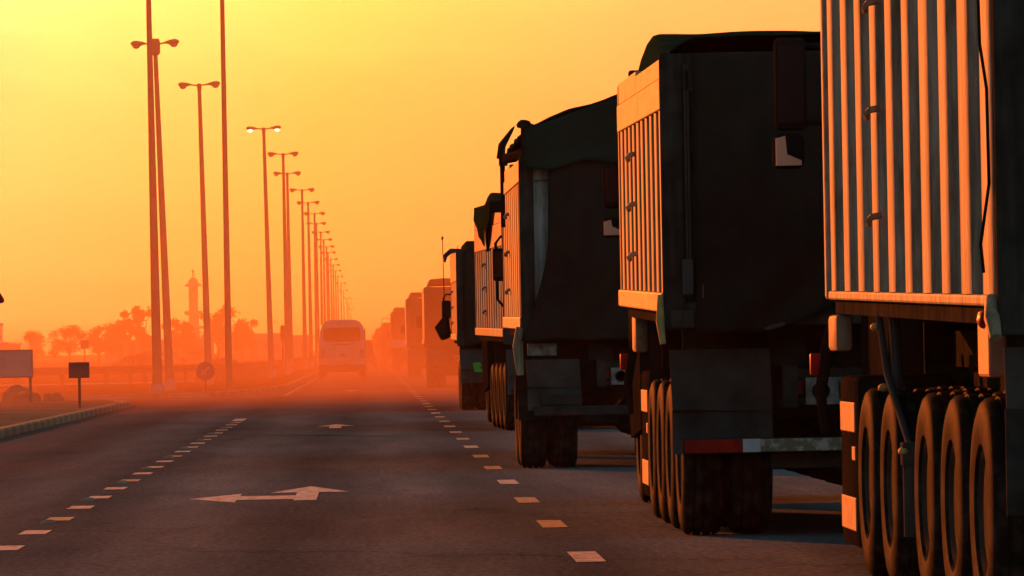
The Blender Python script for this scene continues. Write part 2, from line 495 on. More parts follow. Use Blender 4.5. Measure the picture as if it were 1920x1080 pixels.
mk = MB()
my = MB()
z = 0.004
y = 21.76
i = 0
while y < 420:                              # lane line beside the queue: short broad dashes
    (mk if i % 3 == 2 else my).poly([(1.22, y - .8, z), (1.40, y - .8, z), (1.40, y + .9, z), (1.22, y + .9, z)])
    y += 6.57; i += 1
y = 35.1
while y < 106:                              # left line: small dashes between raised studs
    (my if i % 4 == 0 else mk).poly([(-2.57, y - .45, z), (-2.37, y - .45, z), (-2.37, y + .45, z), (-2.57, y + .45, z)])
    y += 3.3; i += 1
mk.poly([(-2.6, 106.5, z), (-2.38, 106.5, z), (-2.38, 110, z), (-2.6, 110, z)])
for p in ([(-.68, 49.3), (-.48, 49.3), (-.48, 52.1), (-.68, 52.1)], [(-.93, 52.0), (-.68, 52.1), (-.48, 52.1), (-.20, 52.0), (-.58, 54.3)],
          [(-1.18, 49.75), (-.68, 49.75), (-.68, 51.0), (-1.18, 51.0)], [(-1.18, 48.9), (-1.18, 51.9), (-1.62, 50.35)],
          [(-.69, 94.4), (-.49, 94.4), (-.49, 96.8), (-.69, 96.8)], [(-.90, 96.7), (-.69, 96.8), (-.49, 96.8), (-.27, 96.7), (-.58, 99.4)],
          [(-.69, 178), (-.49, 178), (-.49, 181), (-.69, 181)], [(-.95, 181), (-.2, 181), (-.58, 184)]):
    mk.poly([(x, yy, z) for x, yy in p])
for yy in range(165, 900, 4):               # solid edge line along the island
    my.poly([(-2.5, yy, z), (-2.41, yy, z), (-2.41, yy + 4, z), (-2.5, yy + 4, z)])
tag(mk.build('road_markings', M['mark_w']), kind='structure')
tag(my.build('road_markings_worn', M['mark_y']), kind='structure')

# raised ceramic studs of the left line
sb = MB()
sb.lathe([(0.0, .065), (.01, .062), (.02, .048), (.027, .025), (.029, 0.0)], 20, 'Z')
stud_me = sb.mesh('road_stud', M['stud'], True)
for k in range(11):
    yy = 37.4 + 6.6 * k
    o = put('road_stud', stud_me, None, (-2.52 + .02 * (k % 2), yy, 0.0))
    tag(o, ['round ceramic road stud beside a dash of the left lane line, nearest of the row', 'second nearest raised ceramic stud of the left lane line', 'third raised ceramic stud from the front of the left lane line', 'fourth raised ceramic stud from the front of the left lane line'][k] if k < 4 else 'small raised ceramic stud far down the left lane line', 'road stud', 'ceramic studs of the left lane line')

# ------------------------------------------------------------------ trucks
tp = []
hw = .14
prof = [(-.10, .29), (-.135, .31), (-.145, .38), (-.14, .45), (-.125, .495), (-.105, .515), (-.075, .52), (-.072, .505), (-.058, .505), (-.055, .522), (-.012, .522), (-.009, .505), (.009, .505), (.012, .522)]
full = prof + [(-t, r) for t, r in prof[::-1] if t < -.012] + [(.10, .29)]
seen = []
for q in full:
    if not seen or q != seen[-1]:
        seen.append(q)
TYRE = MB().lathe(seen[:-1] if seen[-1] == seen[-2] else seen, 44, 'X').mesh('tyre', M['rubber'], True)
rb = MB()
rb.lathe([(-.06, .0), (-.06, .10), (-.02, .12), (-.01, .17), (-.05, .22), (-.10, .25), (-.12, .288), (-.1, .30), (.3, .30), (.3, .0)], 32, 'X')
for k in range(10):
    a = 2 * PI * k / 10
    rb.sweep([(-.005, .145 * math.cos(a), .145 * math.sin(a)), (-.035, .145 * math.cos(a), .145 * math.sin(a))], .014, 6)
RIM = rb.mesh('wheel', M['rim'], True)

def wheel(t, x, y, side, dual=True):
    """side -1 left, +1 right; x is the outer face"""
    s = 1 if side < 0 else -1
    w_ = put('wheel', RIM, t, (x + s * .145, y, .52), (0, 0, 0 if side < 0 else PI))
    put('tyre', TYRE, w_, (0, 0, 0))
    if dual:
        put('tyre', TYRE, w_, (.325, 0, 0))
    return w_

def cloth(b, f, nu, nv, amp, sc, seed, nrm=(0, 1, 0)):
    nv_ = Vector(nrm)
    def g(u, v):
        p = Vector(f(u, v))
        n = noise.noise(p * sc + Vector((seed, 0, seed))) * amp + noise.noise(p * sc * 3 + Vector((0, seed, 0))) * amp * .35
        return p + nv_ * n
    return b.grid(g, nu, nv)
def thick(o, t=.012):
    md = o.modifiers.new('thickness', 'SOLIDIFY')
    md.thickness = t
    return o

def heap(u):
    return (u / .55) ** .92 if u < .55 else 1 - .9 * ((u - .55) / .45) ** 1.6

def mirror_set(t, x, y, z0, z1, low=None, loop=False, chrome=True):
    """wing mirrors on the cab's left, outer edge at x"""
    m = MB().box(x, x + .2, y, y + .10, z0, z1, .035).build('mirror', M['black'], t, smooth=True)
    MB().box(x + .02, x + .18, y - .006, y + .002, z0 + .05, z1 - .05).build('mirror_glass', M['glassd'], m)
    zz0, zz1 = (z0 - .3, z1 + .14) if loop else (z0 + .05, z1 - .05)
    if loop:
        pts = [(x + .42, y + .05, zz0 - .06), (x + .12, y + .05, zz0), (x + .05, y + .05, zz0 + .08), (x + .04, y + .05, zz1 - .08), (x + .1, y + .05, zz1), (x + .42, y + .05, zz1 - .02)]
        MB().sweep(pts, .018, 8).build('mirror_bracket', M['black'], m, smooth=True)
    else:
        for zz in (zz0, zz1):
            MB().sweep([(x + .1, y + .06, zz), (x + .5, y + .1, zz)], .018, 8).build('mirror_bracket', M['black'], m, smooth=True)
    if low:
        m2 = MB().box(x - .02, x + .18, y, y + .12, low[0], low[1], .045).build('mirror', M['black'], t, smooth=True)
        if chrome:
            MB().prism([(x + .0, y - .006, low[0] + .02), (x + .16, y - .006, low[0] + .02), (x + .16, y - .006, low[0] + .05), (x + .07, y - .006, low[0] + .09), (x + .06, y - .006, low[1] - .015), (x + .0, y - .006, low[1] - .03)], (0, .008, 0)).build('mirror_glass', M['chrome'], m2)
        else:
            MB().box(x, x + .16, y - .006, y + .002, low[0] + .03, low[1] - .03).build('mirror_glass', M['glassd'], m2)
    return m

def make_cab(t, y0, W, zr, paint, cabl=2.0, ins=.06):
    """cab over engine: profile in y-z pushed across the width"""
    y1 = y0 + cabl
    pts = [(ins, a_, c_) for a_, c_ in [(y0, .55), (y1 - .12, .45), (y1, .75), (y1 - .02, 1.5), (y1 - .28, 2.55), (y1 - .55, zr), (y0 + .1, zr), (y0, zr - .1)]]
    b = MB().prism(pts, (W - ins - .06, 0, 0))
    bmesh.ops.bevel(b.bm, geom=[e for e in b.bm.edges if abs(e.verts[0].co.x - e.verts[1].co.x) < .01], offset=.07, segments=2, affect='EDGES')
    cab = b.build('cab', paint, t, smooth=True)
    for sx in (-1, 1):
        xx = ins - .005 if sx < 0 else W - .055
        p = [(y0 + .45, 1.75), (y1 - .25, 1.65), (y1 - .42, 2.4), (y0 + .5, 2.45)]
        MB().prism([(xx - .004, a, c) for a, c in p], (.008, 0, 0)).build('window', M['glassd'], cab)
    MB().prism([(ins + .14, y1 + .0, 1.62), (W - .2, y1 + .0, 1.62), (W - .26, y1 - .235, 2.46), (ins + .2, y1 - .235, 2.46)], (0, .02, .005)).build('windscreen', M['glassd'], cab)
    MB().box(ins + .04, W - .1, y1 - .1, y1 + .12, .35, .72, .05).build('front_bumper', M['black'], t, smooth=True)
    return cab

def truck(X, D, label, L=6.4, W=2.5, zb=1.5, zt=3.3, tilt=.013, ribs=11, crest=.55, dep=.05, board=0.0, yaw=0.0,
          paint='silver', rail='silver', boardm='board', axles=(.9, 2.2, 3.5), tx=.10, front=8.6, cab_in=.2, rail_h=.13, cabpaint='cabdark', post='darkpost', gate='darkpost',
          tarp='flat', seed=1, detail=True, mirrors=None, bumper='plain', cab_roof=3.0, curtain=None, side_gear=None, flap=(.05, .72, .66, 1.26), name='dump_truck'):
    t = thing(name, label, 'truck', (X, D, 0), yaw, 'dump trucks queuing in the right lane')
    fn = lambda v: Vector((v.x, v.y, v.z + tilt * v.y))
    fnz = lambda v: Vector((v.x, v.y, v.z + tilt * v.y))
    zr0 = zb + rail_h                        # top of the bottom rail
    zr1 = zt - board - (.0 if board else .12)
    pitch = L / ribs
    for s in (-1, 1):
        mir = (lambda v: v) if s < 0 else (lambda v: Vector((W - v.x, v.y, v.z)))
        b = MB(lambda v, m_=mir: fn(m_(v)))
        b.box(dep, dep + .03, .06, L - .04, zr0, zr1)
        cw = pitch * crest
        for k in range(ribs):
            yc = .0 + pitch * (k + .5)
            jr = random.Random(seed * 100 + k)
            yc += jr.uniform(-.02, .02) * pitch; cwk = cw * jr.uniform(.9, 1.08)
            a0, a1 = yc - cwk / 2, yc + cwk / 2
            e = min(.035, pitch * .07)
            if k == 0: a0 = max(a0, .1)
            pf = []
            for q in range(9):
                tq = -1 + 2 * q / 8
                pf.append((dep * (1 - (1 - abs(tq) ** 2.6) ** (1 / 2.6)), a0 + (a1 - a0) * (tq + 1) / 2, zr0 + .002))
            b.prism(pf, (0, 0, zr1 - zr0 - .004))
        b.build('side_panel', M[paint], t, smooth=True)
        MB(lambda v, m_=mir: fn(m_(v))).box(-.025 if rail_h > .08 else .004, .13, -.02, L, zb, zr0, .012).build('side_rail', M[rail], t)
        if board:
            b = MB(lambda v, m_=mir: fn(m_(v)))
            h2 = board * .42
            b.box(-.012, .05, .02, L * .47, zr1, zr1 + board - h2 - .006, .008)
            b.box(-.012, .05, L * .47 + .015, L, zr1, zr1 + board - h2 - .006, .008)
            b.box(.0, .06, .05, L * .55, zr1 + board - h2, zt - .02, .006)
            b.box(.0, .06, L * .55 + .02, L - .05, zr1 + board - h2, zt + .015, .006)
            b.build('side_board', M[boardm], t)
        else:
            MB(lambda v, m_=mir: fn(m_(v))).box(-.02, .10, -.02, L, zr1, zt, .012).build('top_rail', M[rail], t)
        MB(lambda v, m_=mir: fn(m_(v))).box(-.006, .12, L - .10, L + .03, zb, zt + .01, .02).build('front_post', M[paint], t)
        # rear corner post and hook row
        MB(lambda v, m_=mir: fn(m_(v))).box(-.01, .14, -.07, .055, zb - .12, zt + .01, .015).build('corner_post', M[post], t)
        if s < 0 and detail:
            for q in range(3):
                zz = zr0 + (zr1 - zr0) * (.2 + .3 * q)
                yy = L * .62
                MB(fn).sweep([(.02, yy, zz + .03), (-.035, yy, zz + .02), (-.05, yy, zz), (-.04, yy + .1, zz - .015)], .018, 8).build('tarp_hook', M['cream'], t, smooth=True)
    MB(fn).box(.08, W - .08, L - .06, L, zb, zt + .12, .02).build('headboard', M[post], t)
    MB(fn).box(.05, W - .05, -.01, L - .02, zb - .08, zb + .05).build('load_floor', M['steel'], t)
    b = MB(fn)
    b.box(.14, W - .14, -.045, .0, zb - .05, zt + .01)
    for k in range(5):
        x0 = .3 + (W - .7) * k / 4
        b.box(x0, x0 + .1, -.085, -.043, zb - .04, zt - .15, .01)
    b.box(.14, W - .14, -.09, -.04, zt - .25, zt - .1, .01)
    b.box(.14, W - .14, -.095, -.03, zb - .1, zb + .06, .01)
    tg = b.build('tailgate', M[gate], t)
    # chassis, with added light-blocking panels
    b = MB()
    for x0 in (.78, W - .88):
        b.box(x0, x0 + .1, .05, front + .6, .86, 1.14)
    for yy in [.08, 1.5, 3.0, 4.6]:
        b.box(.8, W - .8, yy, yy + .1, .88, 1.12)
    b.box(.7, .95, .2, L - .3, 1.14, zb - .085); b.box(W - .95, W - .7, .2, L - .3, 1.14, zb - .085)
    for yy in axles:
        b.sweep([(.5, yy, .52), (W - .5, yy, .52)], .09, 10)
        b.blob((W / 2, yy, .53), (.24, .26, .22), 2)
    b.box(.14, W - .14, .5, .54, .80, zb - .09)  # this and the next panels are added to block light under the body
    b.box(W / 2 - .03, W / 2 + .03, .6, L - .2, .62, zb - .09)
    b.box(cab_in + .1, W - .2, L - .12, L - .06, .5, zb - .03)
    b.build('chassis', M['steel'], t)
    for yy in axles:
        wheel(t, tx, yy, -1); wheel(t, W - tx, yy, 1)
    wheel(t, cab_in + .03, front, -1, False); wheel(t, W - tx - .02, front, 1, False)
    make_cab(t, max(L + .35, front - 1.2), W, cab_roof, M[cabpaint], ins=cab_in)
    # rear underside
    fx0, fx1, fz0, fz1 = flap
    for s in (-1, 1):
        mir = (lambda v: v) if s < 0 else (lambda v: Vector((W - v.x, v.y, v.z)))
        b = MB(mir)
        zm = fz0 + (fz1 - fz0) * .30
        b.prism([(fx0, .24, zm), (fx1, .24, zm), (fx1, .20, zm + .02), (fx1 - .02, .12, fz1), (fx0 - .02, .12, fz1), (fx0, .20, zm + .02)], (0, .02, 0))
        n = 26
        for k in range(n):
            x0 = fx0 + .03 + (fx1 - fx0 - .12) * k / n
            b.box(x0, x0 + .011, .235, .25, fz0, zm)
        b.box(fx0, fx1, .25, .265, fz0 - .1, zm)
        fl = b.build('mudflap', M['flap'], t)
    bmp = MB().box(.1, W - .1, .0, .09, .565, .665, .012).build('bumper', M['steel'], t)
    if bumper == 'taped':
        MB().box(.115, .50, -.006, .006, .572, .66).build('reflective_tape', M['red'], bmp)
        MB().box(.502, .62, -.006, .006, .572, .66).build('reflective_tape', M['tape_w'], bmp)
        MB().box(.622, W - .13, -.005, .006, .575, .657).build('reflective_tape', M['tape_o'], bmp)
        b = MB()
        for xx in (.82, .95, 1.5):
            b.prism([(xx - .03, .05, .565), (xx + .03, .05, .565), (xx, .05, .51)], (0, .05, 0))
        b.box(.7, W - .7, .1, .2, .46, .6)
        b.build('tow_beam', M['steel'], t)
    else:
        MB().box(.18, .62, .03, .10, .67, .79, .01).build('bumper_plank', M['steel'], t)
    for s in (-1, 1):
        x0 = .78 if s < 0 else W - 1.06
        lb = MB().box(x0, x0 + .28, .06, .14, .93, 1.06, .015).build('tail_light', M['black'], t)
        MB().box(x0 + .02, x0 + .13, .052, .062, .95, 1.04).build('lens', M['lens_r'], lb)
    pb = MB().box(.93, 1.28, .03, .05, .88, 1.06).build('number_plate', M['plate'], t)
    MB().lathe([(.022, .06), (.028, .06), (.028, .045), (.022, .045)], 20, 'Y', (1.03, 0, .97)).build('plate_ring', M['black'], pb)
    MB().box(1.15, 1.185, .022, .031, .915, 1.025).build('plate_digit', M['black'], pb)
    # side gear of the tractor unit: tank box with pale step plates, tall guard
    if side_gear:
        y0, x0 = side_gear
        sb_ = MB().box(x0, x0 + .55, y0, y0 + 1.1, .12, 1.1, .04).build('side_box', M['black'], t, smooth=True)
        for z0, z1, l in ((.78, .95, .95), (.62, .70, .2), (.22, .41, .95)):
            MB().box(x0 - .008, x0 + .01, y0 + .08, y0 + .08 + l, z0, z1, .006).build('step_plate', M['plateo'], sb_)
        MB().box(x0 - .07, x0 + .03, y0 + .5, y0 + 1.0, 1.24, zb + .02, .025).build('side_guard', M['plateo'], t, smooth=True)
        f = MB().sweep([(x0 - .07, y0 + 1.4, .75), (x0 - .09, y0 + 1.4, 1.0), (x0 - .05, y0 + 1.4, 1.25), (x0 - .0, y0 + 1.4, 1.45)], [.02, .035, .04, .03], 10).build('cab_guard', M['cabdark'], t, smooth=True)
        lt = MB().box(x0 - .15, x0 - .08, y0 + 1.38, y0 + 1.42, 1.1, 1.23, .012).build('marker_light', M['red'], t, smooth=True)
    # cloth covers
    if curtain:
        xl, zbot, mm = curtain
        b = MB(fn)
        cloth(b, lambda u, v: ((xl(v) + (W - .02 - xl(v)) * u), -.155 - .03 * math.sin(PI * v) - .022 * math.sin(23 * u + 5 * v + 2 * math.sin(7 * v)) * (.35 + v) - .012 * math.sin(61 * u + 3 * v), (zt + .0) + (zbot(u) - zt) * v), 40, 48, .03, 1.1, seed)
        thick(b.build('rear_tarp', M[mm], t, smooth=True))
    if tarp == 'flat':
        b = MB(fn)
        def tf(u, v):
            x = .06 + .12 * max(0, v - .4) + (W - .12 - .24 * max(0, v - .4)) * u
            yv = -.13 + (L + .1) * v
            e = min(u, 1 - u)
            shoulder = 1 - max(0, (.08 - e) / .08) ** 2
            h = zt + .02 + (.08 + .30 * max(0, v - .55) / .45) * shoulder + .05 * math.sin(PI * u) * (1 - v)
            return (x, yv, h)
        cloth(b, tf, 46, 30, .03, 1.3, seed, (0, 0, 1))
        thick(b.build('top_tarp', M['tarp_g'], t, smooth=True))
    elif tarp == 'heap':
        b = MB(fn)
        def tf(u, v):
            x = .04 + (W - .08) * u
            yv = -.21 + (L + .17) * v
            hp = heap(u)
            h = zt + .26 + .50 * hp * (.92 + .08 * math.sin(3 * v + 1))
            return (x, yv, h)
        cloth(b, tf, 46, 30, .06, 1.6, seed, (0, 0, 1))
        # the end of the heap hangs down over the tailgate's top
        cloth(b, lambda u, v: (.04 + (W - .08) * u, -.21 - .02 * v, zt + (.26 + .46 * heap(u)) * (1 - v) - .10 * v - .05 * v * math.sin(17 * u)), 46, 10, .02, 1.8, seed + 3)
        thick(b.build('top_tarp', M['tarp_g'], t, smooth=True))
    if mirrors:
        for kw in mirrors:
            mirror_set(t, **kw)
    return t

# nearest truck, cut by the right edge of the picture
T1 = truck(2.65, 23.9, 'nearest truck, tall silver ribbed trailer cut off by the right edge of the photo', L=9.0, zb=1.43, zt=3.45, tilt=.0122, ribs=10, crest=.5, dep=.052,
           paint='silver', rail='silver', rail_h=.05, cab_in=.45, axles=(1.4, 2.7, 4.0, 5.9, 7.25), tx=.05, front=11.2, cab_roof=3.2, side_gear=(8.15, .09), post='darkpost',
           mirrors=[dict(x=-.09, y=11.6, z0=2.62, z1=3.2, low=(2.38, 2.6))], curtain=(lambda v: .2, lambda u: 1.5, 'tarp_d'), seed=2, tarp='flat')
# landing gear, bracket and trailing hose of the nearest truck
b = MB()
b.sweep([(.09, 4.95, .3), (.09, 4.95, .75)], .045, 12)
b.box(.04, .16, 4.9, 5.02, .66, .78, .01)
b.sweep([(.09, 4.95, .74), (.07, 6.0, 1.12), (.06, 6.3, 1.42)], .02, 8)
b.sweep([(.12, 5.9, .98), (.12, 6.15, 1.46)], .03, 8)
b.build('landing_leg', M['flap'], T1, smooth=True)
for p in ((.05, 4.93, .735), (.05, 6.0, 1.05), (.04, 6.3, 1.37)):
    MB().blob(p, (.03, .045, .022), 2).build('leg_joint', M['board'], T1, smooth=True)
MB().box(.02, .10, .62, 1.06, 1.13, 1.42, .015).build('light_bracket', M['rust'], T1)
MB().blob((.02, .80, 1.38), (.03, .08, .04), 2).build('marker_light', M['red'], T1, smooth=True)
MB().sweep([(-.02, .05, 1.46), (-.035, -.05, 1.38), (-.03, -.12, 1.30)], [.035, .035, .025], 10).build('tailgate_hinge', M['cream'], T1, smooth=True)
MB().box(.03, .7, .10, .13, .55, 1.0).build('rear_guard', M['steel'], T1)
MB().sweep([(-.03, .4, 3.2), (-.035, .25, 2.55), (-.03, .06, 2.35), (-.03, .03, 1.95), (-.035, .35, 1.7), (-.03, .3, 1.58)], .007, 8).build('tie_rope', M['black'], T1, smooth=True)

T2 = truck(1.97, 37.8, 'second nearest truck with red and white taped rear bumper and dark sheet over its tailgate', L=6.4, zb=1.51, zt=3.22, tilt=.014, ribs=10, crest=.5, dep=.045, board=.36,
           paint='cream', rail='board', axles=(.9, 2.2, 3.45, 4.7), tx=.12, front=9.0, cab_roof=3.1, side_gear=(5.5, .15), bumper='taped',
           mirrors=[dict(x=-.03, y=8.8, z0=2.42, z1=2.8, low=(2.18, 2.34))], curtain=(lambda v: .20, lambda u: 1.37 if u < .2 else 1.37 + .30 * min(1, (u - .2) / .3) ** 1.4, 'tarp_d'), seed=5, tarp='flat')
MB().box(.115, .19, -.13, -.07, 1.62, 1.86, .012).build('latch_box', M['flap'], T2)
MB().box(.03, .19, -.14, -.075, 1.40, 1.52, .012).build('latch_box', M['darkpost'], T2)
MB().sweep([(.2 + (2.48 - .2) * u, -.135, (1.39 if u < .2 else 1.39 + .30 * min(1, (u - .2) / .3) ** 1.4)) for u in [k / 24 for k in range(25)]], .016, 8).build('hem_rope', M['flap'], T2, smooth=True)
for xx in (.145, .165, .24):
    MB().box(xx, xx + .012, -.165 if xx > .2 else -.09, -.15 if xx > .2 else -.065, 1.6, 3.15).build('seam_strip', M['flap'], T2)
MB().sweep([(-.02, .0, 1.62), (-.035, -.06, 1.45), (-.02, -.09, 1.30)], [.03, .03, .02], 10).build('tailgate_hinge', M['board'], T2, smooth=True)

T3 = truck(1.62, 60.0, 'third truck in the queue with green heaped tarp and pale strip beside its draped tailgate', L=7.6, zb=1.48, zt=3.3, tilt=.006, ribs=9, crest=.5, dep=.05, board=.26,
           paint='cream', rail='rust', gate='silver', axles=(.9, 2.25), tx=-.03, front=7.0, cab_roof=3.0, side_gear=None,
           mirrors=[dict(x=-.10, y=9.1, z0=2.1, z1=2.5, loop=True)], curtain=(lambda v: .30 - .04 * v if v < .45 else .282 - .30 * ((v - .45) / .55) ** 1.5, lambda u: 1.36, 'tarp_d'), seed=9, tarp='heap', flap=(.05, .62, .72, 1.16))
f = MB()
f.prism([(-.05, 0.35 + .62 * math.cos(a) + .55, .52 + .62 * math.sin(a)) for a in [PI * k / 12 for k in range(13)]] + [(-.05, 0.35 + .58 * math.cos(a) + .55, .52 + .58 * math.sin(a)) for a in [PI * (12 - k) / 12 for k in range(13)]], (.68, 0, 0))
f.build('mudguard', M['black'], T3)
MB().box(.05, .36, .02, .05, 1.20, 1.33, .01).build('rear_panel', M['plate'], T3)
MB().sweep([(-.02, -.03, 1.5), (-.05, .0, 1.3), (-.03, .02, 1.0)], [.05, .06, .04], 10).build('tailgate_hinge', M['cream'], T3, smooth=True)
b = MB()
b.sweep([(-.02, 6.6, 2.7), (-.02, 6.6, 3.5)], .03, 8)
b.box(-.06, .04, 6.55, 6.68, 3.42, 3.56)
b.sweep([(-.04, 6.6, 3.5), (-.02, 6.6, 3.66), (.10, 6.6, 3.84), (.13, 6.6, 3.88)], [.05, .045, .02, .006], 8)
b.sweep([(.02, 6.5, 3.5), (.2, 5.5, 3.53), (.26, 4.0, 3.45)], [.06, .09, .05], 8)
b.build('tarp_arm', M['black'], T3, smooth=True)
b = MB()
b.sweep([(.05, .0, 3.3), (.05, .0, 3.66)], .03, 8); b.blob((.06, .0, 3.64), (.07, .05, .06), 2, .5, 3); b.blob((.13, .02, 3.6), (.05, .05, .05), 2, .5, 5)
b.build('tarp_winch', M['black'], T3, smooth=True)
MB().box(-.14, .10, 8.9, 9.05, 2.93, 3.08, .04).build('mirror', M['black'], T3, smooth=True)

T4 = truck(2.08, 87.5, 'fourth truck in the queue, pale ribbed side with dark cloth hanging from its top', L=9.4, zb=1.45, zt=3.48, tilt=.006, ribs=12, crest=.5, dep=.045, board=.62, yaw=.026,
           paint='silver', rail='cream', boardm='cream', axles=(.9, 2.2, 3.5, 4.8), tx=.02, front=11.0, cab_roof=3.0, side_gear=None, seed=12, tarp='flat',
           mirrors=None)
b = MB()
cloth(b, lambda u, v: (-.06 - .03 * math.sin(9 * u), 2.2 + 5.6 * u, 3.62 - (.12 + .78 * math.sin(PI * min(1, u * 1.05)) ** 1.3 * (1 - .35 * u)) * v), 24, 14, .05, 1.2, 4, (1, 0, 0))
thick(b.build('cloth_flap', M['tarp_g'], T4, smooth=True), .02)

T5 = truck(1.83, 117.2, 'fifth truck in the queue, last one clear of the dust, with yellow top boards', L=8.2, zb=1.45, zt=3.3, tilt=.004, ribs=9, crest=.5, dep=.05, board=.62,
           paint='rust', rail='board', boardm='board', axles=(.9, 2.2, 3.5), tx=.06, front=8.4, cab_roof=3.0, seed=15, tarp='none',
           mirrors=[dict(x=-.20, y=8.9, z0=1.95, z1=2.35, loop=True)], curtain=(lambda v: .16, lambda u: 1.4, 'tarp_d'))
MB().box(.2, 2.3, .2, 6.0, 3.3, 3.5, .03).build('load_cover', M['tarp_d'], T5)
MB().sweep([(-.12, 8.7, 1.55), (-.2, 8.8, 1.75), (-.1, 8.75, 2.0)], [.14, .17, .06], 10).build('mirror_cover', M['black'], T5, smooth=True)
MB().sweep([(-.15, 8.2, 2.1), (-.17, 8.2, 3.75)], .01, 6).build('antenna', M['black'], T5)
MB().blob((-.17, 8.2, 3.72), (.03, .03, .05), 1).build('antenna_tip', M['red'], T5)
MB().sweep([(.16, 8.0, 3.0), (.16, 8.0, 3.55)], .008, 6).build('antenna', M['black'], T5)
MB().sweep([(.45, 7.9, 3.42), (.0, 7.6, 3.42), (-.12, 7.4, 3.32), (-.14, 7.2, 3.18)], [.05, .06, .05, .02], 8).build('tarp_arm', M['steel'], T5, smooth=True)
g = MB(); g.prism([(.30, .105, .98), (.45, .105, 1.0), (.49, .105, .93), (.44, .105, .88), (.52, .105, .82), (.46, .105, .78), (.34, .105, .8)], (0, -.004, 0))
g.build('sticker', M['green_mark'], T5)

far = [
    (1.82, 185, 'sixth truck in the queue, dim red hulk just inside the dust behind the fifth', dict(L=7.5, zt=3.25, ribs=9, board=.0, tarp='flat', seed=21, axles=(.9, 2.2), front=7.4, paint='rust', rail='rust')),
    (1.69, 255, 'seventh truck in the queue with a pale side standing above the eighth in the dust', dict(L=7.5, zt=3.5, ribs=8, board=.5, tarp='flat', seed=23, axles=(.9, 2.2, 3.5), front=8.0, paint='white', rail='white', boardm='board')),
    (1.37, 352, 'eighth truck in the queue, small square back deep in the dust', dict(L=7.5, zt=3.5, ribs=8, board=.0, tarp='flat', seed=25, axles=(.9, 2.2, 3.5), front=8.0, paint='rust', rail='rust')),
    (1.05, 510, 'ninth truck in the queue, thin shape with open bows showing above the dust', dict(L=7.5, zt=3.3, ribs=8, board=.0, tarp='flat', seed=27, axles=(.9, 2.2), front=7.6, paint='white', rail='white')),
    (.75, 680, 'tenth truck in the queue, faint block near the end of the road', dict(L=7.5, zt=3.4, ribs=8, tarp='heap', seed=29, axles=(.9, 2.2), front=7.6, paint='rust', rail='rust')),
    (.50, 900, 'farthest truck of the queue, almost lost in the dust', dict(L=7.5, zt=3.4, ribs=8, tarp='flat', seed=31, axles=(.9, 2.2), front=7.6, paint='white', rail='white')),
]
for X, D, lab, kw in far:
    kw = dict(kw); kw.setdefault('crest', .5)
    t = truck(X, D, lab, zb=1.45, tilt=.0, tx=.05, detail=False, curtain=(lambda v: .2, lambda u: 1.35, 'tarp_d'), mirrors=[dict(x=-.2, y=8.6, z0=2.0, z1=2.4)], **kw)
    if D == 510:
        MB().sweep([(.1, .2, 3.3), (.1, .2, 4.0), (1.6, .2, 4.05), (1.6, .2, 3.3)], .04, 6).build('cover_bow', M['steel'], t)
    if D == 352:
        b = MB(); cloth(b, lambda u, v: (-.05 + 2.6 * u, -.2 - .3 * v, 1.9 - .5 * v - .25 * u), 16, 8, .08, 1.0, 3)
        thick(b.build('loose_sheet', M['sign_pale'], t, smooth=True), .02)

